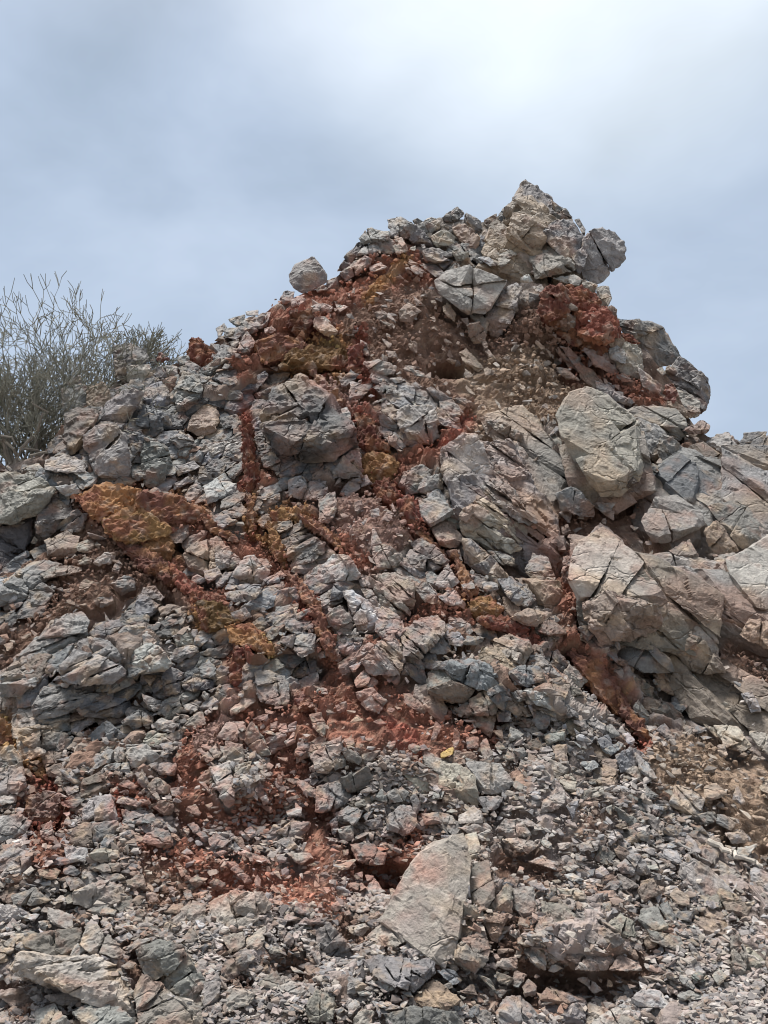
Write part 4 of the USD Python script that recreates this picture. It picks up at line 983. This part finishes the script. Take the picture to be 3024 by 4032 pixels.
        if tone not in 'eyhk':
            uvw = project(wv); st = np.clip((survey(SOILW, uvw) * 1.15 - .15) * np.clip((meshkit.fbm(w0 / max(.3 * size, 6 * px) + 55, 4, seed + 6) - .30) * 3.2, 0, 1), 0, .72)[:, None]
            col = col * (1 - st) + survey(COLW, uvw) * st
        out.append((wv, f, col))
    if np.dot(np.cross(U, W), M) < 0: out = [(v, f[:, ::-1], c) for v, f, c in out]
    return out

OUTLINES = []
things, loose, mask = [], [], np.zeros((PH, PW), np.uint8)
mim = Image.new('L', (PW, PH)); mdr = ImageDraw.Draw(mim)
for i, line in enumerate(x for x in ROCKS.strip().splitlines() if x[0] != '#'):
    bits = [b_.strip() for b_ in line.split('|')]
    joined = bits[0].endswith('+'); tk = bits[0].rstrip('+').split()
    ox, oy, sc = TILES[tk[0]]; tone = tk[1][0]; layered = 'l' in tk[1][1:]; smooth = 's' in tk[1][1:]; n = int(tk[1][1:].rstrip('ls')); h = float(tk[2])
    off = 0.0; rest = tk[3:]
    if ',' not in rest[0]: off = float(rest[0]); rest = rest[1:]
    uv = sheet_points(rest, tk[0])
    OUTLINES.append(uv / S)
    mdr.polygon([tuple(p) for p in uv / S / 2 + POFF], fill=255)
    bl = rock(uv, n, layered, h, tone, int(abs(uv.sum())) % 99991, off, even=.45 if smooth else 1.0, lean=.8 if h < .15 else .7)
    big_px = math.sqrt(ngon_area(uv)) * 768 / 3024
    if joined and things and things[-1] is not None: things[-1]['blocks'] += bl
    elif len(bits) > 1 and bits[1]: things.append(dict(label=bits[1], name=bits[2], blocks=bl))
    else: loose.append((big_px, bl))
for t in things:
    allv = np.concatenate([b_[0] for b_ in t['blocks']]); base = np.array([*allv[:, :2].mean(0), allv[:, 2].min()])
    nm = t['name'].replace(' ', '_')
    x = tag(xform(nm, base), label=t['label'], category=t['name'])
    part = 'earth_lump' if 'earth' in t['name'] else 'block'
    for v, f, c in t['blocks']: put(numbered(str(x.GetPath()) + '/' + part), v, f, ROCK if part == 'block' else EARTH, c, base)

# ------------------------------------------------------------------ stones between them
rng = np.random.default_rng(77)
taken = np.asarray(mim) > 0
from scipy.ndimage import binary_erosion
fill = []
occ = binary_erosion(taken, iterations=2)
import shapely
from scipy.spatial import Voronoi
hands = shapely.unary_union([shapely.Polygon(p).buffer(0) for p in OUTLINES]).buffer(-3)
massive = meshkit.fbm(np.stack([mx_ / 260, my_ / 260, 0 * mx_], -1), 3, 91)
def bedrock(seed, spacing, ang, el, where):
    r = np.random.default_rng(seed); got = []
    cand = r.uniform((-120, 380), (1780, 2300), (9000, 2)); ca, sa = math.cos(ang), math.sin(ang)
    T = np.array([[ca / el, sa / el], [-sa * el, ca * el]])        # squeeze along the beds
    keep_ = []; tree_pts = []
    for c_ in cand:
        t_ = T @ c_
        if tree_pts and (np.abs(np.array(tree_pts) - t_).max(1) < spacing * .8).any(): continue
        tree_pts.append(t_); keep_.append(c_)
    vor = Voronoi(np.array(tree_pts)); Ti = np.linalg.inv(T)
    for k, c_ in enumerate(keep_):
        reg = vor.regions[vor.point_region[k]]
        if -1 in reg or not reg: continue
        u, v = c_; ix, iy = int(u / 2 + POFF), int(v / 2 + POFF)
        if not (0 <= ix < PW and 0 <= iy < PH) or not where(u, v, massive[iy, ix], SOIL[iy, ix]): continue
        poly = shapely.Polygon(vor.vertices[reg] @ Ti.T).buffer(-1.0)
        poly = poly.difference(hands)
        if poly.geom_type != 'Polygon': poly = max(getattr(poly, 'geoms', [poly]), key=lambda g: g.area)
        if poly.is_empty or poly.area < 130 or poly.area > 9000: continue
        cc = np.array(poly.centroid.coords[0]); pos = hit([cc * S], DS)[0]
        if pos[2] > ridge_z(pos[0]) - .12: continue
        pp = np.array(poly.simplify(3).exterior.coords)[:-1]
        if len(pp) < 3: continue
        hull_ = shapely.MultiPoint(pp).convex_hull
        if hull_.geom_type != 'Polygon' or poly.area / hull_.area < .72: continue
        got.append(np.array(hull_.exterior.coords)[:-1])
    return got
solid = lambda v: np.clip((1760 - v) / 260, .18, 1)
beds = []
for seed, sp_, ang, el, cond in ((11, 58, 42, 1.35, lambda u, v, m, s_: u > 820 and m > .5), (12, 30, 42, 1.4, lambda u, v, m, s_: u > 820 and m <= .5), (13, 44, -28, 1.3, lambda u, v, m, s_: u <= 820 and m > .5), (14, 26, -28, 1.35, lambda u, v, m, s_: u <= 820 and m <= .5)):
    beds += bedrock(seed, sp_, math.radians(ang), el, lambda u, v, m, s_: cond(u, v, m, s_) and s_ < .45 and rng.random() < solid(v))
for j, pp in enumerate(beds):
    ar = math.sqrt(ngon_area(pp)); c_ = pp.mean(0)
    m_ = massive[int(c_[1] / 2 + POFF), int(c_[0] / 2 + POFF)]
    tones = ('pttong' if c_[0] > 1050 else 'ggbbdd') if c_[1] < 1500 else 'ptpgtn'
    loose.append((ar * 768 / 1659, rock(pp * S, 1 if ar < 38 else int(rng.integers(1, 4)), ar > 30 and rng.random() < .3, rng.uniform(.22, .5), tones[rng.integers(6)], 5000 + j, 0, 2.3 if ar > 24 else 3.0, 1.0, .8)))
    ImageDraw.Draw(mim).polygon([tuple(p) for p in pp / 2 + POFF], fill=255)
taken = np.asarray(mim) > 0; occ = binary_erosion(taken, iterations=2)
def try_fill(count, rlo, rhi, soil_keep, grow):
    for _ in range(count):
        u, v = rng.uniform(-60, 1719), rng.uniform(420, 2250)
        rad = rlo + (rhi - rlo) * rng.random() ** 2.2
        if u > 1050 and v > 1640 and rng.random() < .55: continue
        ix, iy = int(u / 2 + POFF), int(v / 2 + POFF)
        if not (0 <= ix < PW and 0 <= iy < PH): continue
        k = max(int(rad / 2 * grow), 1)
        if occ[max(iy - k, 0):iy + k, max(ix - k, 0):ix + k].any(): continue
        s_ = SOIL[iy, ix]
        if VEIN[iy, ix] > .45 and rng.random() < .9: continue
        if rng.random() < s_ * (1 - soil_keep): continue
        pos = hit([(u * S, v * S)], DS)[0]
        if pos[2] > ridge_z(pos[0]) - .05: continue
        occ[max(iy - k, 0):iy + k + 1, max(ix - k, 0):ix + k + 1] = True
        fill.append((u, v, rad, s_))
try_fill(2500, 20, 40, .05, .75); try_fill(4000, 11, 22, .16, .75); try_fill(9000, 5, 11, .25, .7)
fill.sort(key=lambda t: -t[2])
for j, (u, v, rad, s_) in enumerate(fill):
    k = rng.integers(4, 7); th = np.sort(rng.uniform(0, 2 * np.pi, k) * .35 + np.arange(k) / k * 2 * np.pi)
    ang = (math.radians(40) if u > 820 else math.radians(-25)) + rng.normal(0, .5) if v < 1600 else rng.normal(.25, .5)
    el = rng.uniform(1.2, 2.4); rr = rad * rng.uniform(.75, 1.15, k)
    qx_, qy_ = rr * np.cos(th) * math.sqrt(el), rr * np.sin(th) / math.sqrt(el)
    uv = np.stack([u + qx_ * math.cos(ang) - qy_ * math.sin(ang), v + qx_ * math.sin(ang) + qy_ * math.cos(ang)], 1) * S
    tones = 'gggbbddptn' if v < 1500 else 'ggbpppttwn'
    if s_ > .5: tones = 'gbptnno'
    tone = tones[rng.integers(len(tones))]
    loose.append((rad * 2 * 768 / 1659, rock(uv, 1 if rad < 22 else int(rng.integers(1, 4)), False, rng.uniform(.3, .55), tone, 9000 + j, 0, 2.3 if rad > 12 else 3.2)))
loose.sort(key=lambda t: -t[0])
rest_v, rest_f, rest_c, nv, k = [], [], [], 0, 0
for _, bl in loose:
    for v, f, c in bl:
        if k < 300: put(numbered('/World/hillside/stone'), v, f, ROCK, c); k += 1
        else: rest_v.append(v); rest_f.append(f + nv); rest_c.append(c); nv += len(v)
tag(put('/World/hillside/small_stones', np.concatenate(rest_v), np.concatenate(rest_f), ROCK, np.concatenate(rest_c)), kind='stuff')

# ------------------------------------------------------------------ scree and crumbs of earth
RUN = meshkit.fbm(np.stack([mx_ / 150 + my_ / 400, my_ / 110 - mx_ / 260, 0 * mx_], -1), 4, 95)
def shards(count, seed, size_lo, size_hi, weight, colours, flat, name, mat):
    r = np.random.default_rng(seed)
    protos = []
    for k in range(10):
        p = r.normal(0, 1, (9, 3)); p /= np.linalg.norm(p, axis=1, keepdims=True); p *= r.uniform(.6, 1, (9, 1)) * np.array([1, .62, flat])
        h_ = ConvexHull(p); f = h_.simplices.copy()
        for j, s_ in enumerate(f):
            if np.dot(np.cross(p[s_[1]] - p[s_[0]], p[s_[2]] - p[s_[0]]), h_.equations[j, :3]) < 0: f[j] = s_[::-1]
        protos.append((p, f))
    need = count * 6
    u, v = r.uniform(-80, 1740, need), r.uniform(480, 2260, need)
    uv_ = np.stack([u, v], 1) * S
    w = weight(u, v, survey(SOIL, uv_), survey(VEIN, uv_)) * np.where(survey(taken.astype(float), uv_) > .5, .05, 1) * np.clip((survey(RUN, uv_) - .36) * 6, .35, 1); ok = r.random(need) < w
    uv_ = uv_[ok][:count]
    pos = hit(uv_, D)
    g = pos[:, 2] < ridge_z(pos[:, 0]) - .03; pos, uv_ = pos[g], uv_[g]
    N = face_normal(pos[:, 0], pos[:, 2]) * .6 + np.array([0, 0, .7]); N += r.normal(0, .45, N.shape); N /= np.linalg.norm(N, axis=1, keepdims=True)
    t = r.normal(0, 1, N.shape) + np.where(uv_[:, :1] > 1500, [[1.1, -.3, -.8]], [[.9, 0, .1]]); t -= N * (t * N).sum(1, keepdims=True); t /= np.linalg.norm(t, axis=1, keepdims=True); b_ = np.cross(N, t)
    dist = np.linalg.norm(pos - CAM, axis=1)
    sz = (size_lo + (size_hi - size_lo) * r.random(len(pos)) ** (2.2 + 4 * np.clip((.62 - survey(RUN, uv_)) * 4, 0, 1))) * dist * 2 * TX / 1659
    pos = pos - (rays(uv_) * np.array([1, 1, 1])) * ((.3 if 'scree' in name else .0) * sz + r.uniform(.0, .03, len(pos)))[:, None]
    local = survey(COL, uv_)
    which = r.integers(0, 10, len(pos)); Vs, Fs, Cs, n0 = [], [], [], 0
    for k, (p, f) in enumerate(protos):
        m_ = which == k; c_ = m_.sum()
        vv_ = pos[m_][:, None] + sz[m_][:, None, None] * (p[None, :, :1] * t[m_][:, None] + p[None, :, 1:2] * b_[m_][:, None] + p[None, :, 2:] * N[m_][:, None])
        Vs.append(vv_.reshape(-1, 3)); Fs.append((f[None] + (np.arange(c_) * len(p))[:, None, None]).reshape(-1, 3) + n0); n0 += c_ * len(p)
        col = colours(r, local[m_], c_); Cs.append(np.repeat(col, len(p), 0))
    tag(put(name, np.concatenate(Vs), np.concatenate(Fs), mat, np.concatenate(Cs)), kind='stuff')
def w_scree(u, v, s_, ve):
    band = np.clip((v - 1480 + .05 * (u - 800)) / 200, 0, 1)
    return np.clip(.10 + .9 * band - .85 * s_, .03, 1) * (1 - .9 * ve)
gt = np.array([TONE[k] for k in 'gpbddnpttn'])
def col_scree(r, local, n):
    c = gt[r.integers(0, len(gt), n)] * r.normal(1, .16, (n, 1)); w = (r.random((n, 1)) < .18); return np.where(w, local * 1.1, c * .62 + local * .32)
def col_earth(r, local, n): return local * np.clip(r.normal(1.05, .09, (n, 1)), .7, 1.4)
shards(40000, 201, 2.4, 21.0, w_scree, col_scree, .38, '/World/hillside/scree', CHIP)
shards(15000, 202, 2.0, 12.0, lambda u, v, s_, ve: np.clip(s_ * .75 + .5 * ve + .04, 0, 1), col_earth, .75, '/World/hillside/earth_crumbs', EARTH)

# ------------------------------------------------------------------ shrubs and sticks
def tube(pts, rad, sides=4):
    pts = np.asarray(pts, float); n = len(pts); rad = np.broadcast_to(rad, n)
    T = np.gradient(pts, axis=0); T /= np.linalg.norm(T, axis=1, keepdims=True) + 1e-12
    ref = np.where(np.abs(T[:, 2:]) > .9, [[1.0, 0, 0]], [[0, 0, 1.0]]); A = np.cross(T, ref); A /= np.linalg.norm(A, axis=1, keepdims=True); B = np.cross(T, A)
    an = np.arange(sides) / sides * 2 * np.pi
    v = pts[:, None] + rad[:, None, None] * (np.cos(an)[None, :, None] * A[:, None] + np.sin(an)[None, :, None] * B[:, None])
    i = np.arange(n * sides).reshape(n, sides); a, b = i[:-1], np.roll(i[:-1], -1, 1); c, d = np.roll(i[1:], -1, 1), i[1:]
    f = np.concatenate([np.stack([a, b, c], -1).reshape(-1, 3), np.stack([a, c, d], -1).reshape(-1, 3)])
    cap = [[0, sides - 1 - k, sides - 2 - k] for k in range(sides - 2)] + [[(n - 1) * sides, (n - 1) * sides + k + 1, (n - 1) * sides + k + 2] for k in range(sides - 2)]
    return v.reshape(-1, 3), np.concatenate([f, np.array(cap)])
def join(ms):
    n = 0; V_, F_ = [], []
    for v, f in ms: V_.append(v); F_.append(f + n); n += len(v)
    return np.concatenate(V_), np.concatenate(F_)
def shrub(base, stems, height, spread, seed, label, lean=0.0, levels=6, gnarled=0):
    r = np.random.default_rng(seed); stem_m, twig_m, leaf_m = [], [], []
    def grow(p, d, ln, rad, lev, bucket):
        mid = p + d * ln * .5 + r.normal(0, .05 * ln, 3); q = p + d * ln
        (twig_m if bucket is None else bucket).append(tube([p, mid, q], [rad, rad * .9, rad * .8], 3 if lev > 2 else 5))
        if lev >= levels: return
        kids = 2 if r.random() < .88 else 3
        ax = r.normal(0, 1, 3); ax -= d * (ax @ d); ax /= np.linalg.norm(ax)
        for k in range(kids):
            s_ = (-1) ** k
            nd = d + ax * s_ * r.uniform(.30, .80) + r.normal(0, .14, 3) + np.array([0, 0, .07]); nd /= np.linalg.norm(nd)
            if lev > 1 and r.random() < .10: continue
            grow(q, nd, ln * r.uniform(.70, .95), max(rad * .72, .0050), lev + 1, bucket if lev < 1 else None)
    for k in range(stems):
        an = r.uniform(0, 2 * np.pi); sp_ = spread * math.sqrt(r.random())
        p = np.array([math.cos(an) * sp_ * .35, math.sin(an) * sp_ * .3, -.15])
        d = np.array([math.cos(an) * sp_ + lean, math.sin(an) * sp_ * .6, 1.0]); d /= np.linalg.norm(d)
        bucket = []; hh = height * r.uniform(.55, 1.0) * (1 - .25 * sp_ / max(spread, .1))
        grow(p, d, hh * .235, .020 * height / 2.2, 0, bucket); stem_m.append(bucket)
    for k in range(gnarled):
        x0 = r.uniform(-.4, .5); pts = np.cumsum(np.concatenate([[[x0, -.55 - .3 * r.random(), -.3]], np.stack([r.normal(.05, .10, 9), r.normal(-.02, .06, 9), np.linspace(.16, -.02, 9) + r.normal(0, .05, 9)], 1)]), 0)
        stem_m.append([tube(pts, np.linspace(.028, .010, 10), 5)])
    x = tag(xform('shrub', base), label=label, category='shrub')
    allv = 0
    for bk in stem_m:
        v, f = join(bk); put(numbered(str(x.GetPath()) + '/stem'), v, f, BARK, np.array((.20, .175, .145)))
    v, f = join(twig_m); hgt = np.clip(v[:, 2:] / height, 0, 1)
    put(str(x.GetPath()) + '/twigs', v, f, BARK, np.array((.195, .187, .15)) * (np.repeat(r.normal(1, .15, (len(v) // 9 + 1, 1)), 9, 0)[:len(v)]))
    tag(stage.GetPrimAtPath(str(x.GetPath()) + '/twigs'), kind='stuff')
    # small narrow leaves on the inner twigs
    cen = v.reshape(-1, 9, 3).mean(1) if len(v) % 9 == 0 else v[::9]
    cen = cen[cen[:, 2] < height * .78]; cen = cen[r.integers(0, len(cen), int(2200 * stems / 20))] + r.normal(0, .025, (int(2200 * stems / 20), 3))
    d1 = r.normal(0, 1, cen.shape); d1 /= np.linalg.norm(d1, axis=1, keepdims=True); d2 = np.cross(d1, r.normal(0, 1, cen.shape)); d2 /= np.linalg.norm(d2, axis=1, keepdims=True)
    ln = r.uniform(.02, .05, (len(cen), 1)); lv = np.stack([cen - d1 * ln, cen + d2 * ln * .16, cen + d1 * ln, cen - d2 * ln * .16], 1).reshape(-1, 3)
    k4 = np.arange(len(cen))[:, None] * 4; lf = np.concatenate([k4 + [0, 1, 2], k4 + [0, 2, 3]])
    tag(put(str(x.GetPath()) + '/leaves', lv, lf, BARK, np.array((.11, .112, .075))), kind='stuff')

def behind(px, py, back_by):
    c_ = hit([(px * S, py * S)], DS)[0]; x0 = c_[0]; rz = ridge_z(x0)
    y0 = float(lookup(DS, np.array([x0]), np.array([rz]))[0]) + back_by
    return np.array([x0, y0, rz - .10 * back_by])
shrub(behind(40, 985, .9), 24, 2.7, .70, 301, 'tall dense leafless grey green shrub at the left edge', lean=.05, levels=8, gnarled=10)
shrub(behind(235, 860, 1.0), 16, 1.55, 1.0, 302, 'lower sparse twiggy shrub behind the skyline block', lean=.25, levels=7)

def pole(p0, p1, r0, r1, name, label, col, bend=.03, lift=.08, seed=1):
    r = np.random.default_rng(seed); a_, b_ = hit(np.array([p0, p1]) * S, DS)
    a_ = a_ - rays([np.array(p0) * S])[0] * lift; b_ = b_ - rays([np.array(p1) * S])[0] * lift
    t = np.linspace(0, 1, 14)[:, None]; pts = a_ + (b_ - a_) * t + r.normal(0, bend * .35, (14, 3)) * np.sin(np.pi * t)
    v, f = tube(pts, np.linspace(r0, r1, 14) * r.uniform(.85, 1.15, 14), 7)
    base = pts[0]; tag(put(numbered('/World/' + name), v, f, CHIP, col), label=label, category='stick')
pole((1528, 1816), (1647, 1872), .026, .014, 'bleached_stick', 'bleached pale stick lying down the scree at the right edge', np.array((.40, .36, .31)), lift=.10, bend=.06)
pole((1465, 1690 + 130), (1530, 1860), .010, .006, 'dry_twig', 'thin grey dry twig in the scree left of the bleached stick', np.array((.28, .26, .24)), seed=7, lift=.12)
pole((1562, 2020), (1640, 2075), .010, .007, 'dry_twig', 'thin dry twig on the scree low at the right edge', np.array((.30, .27, .24)), seed=9, lift=.12)
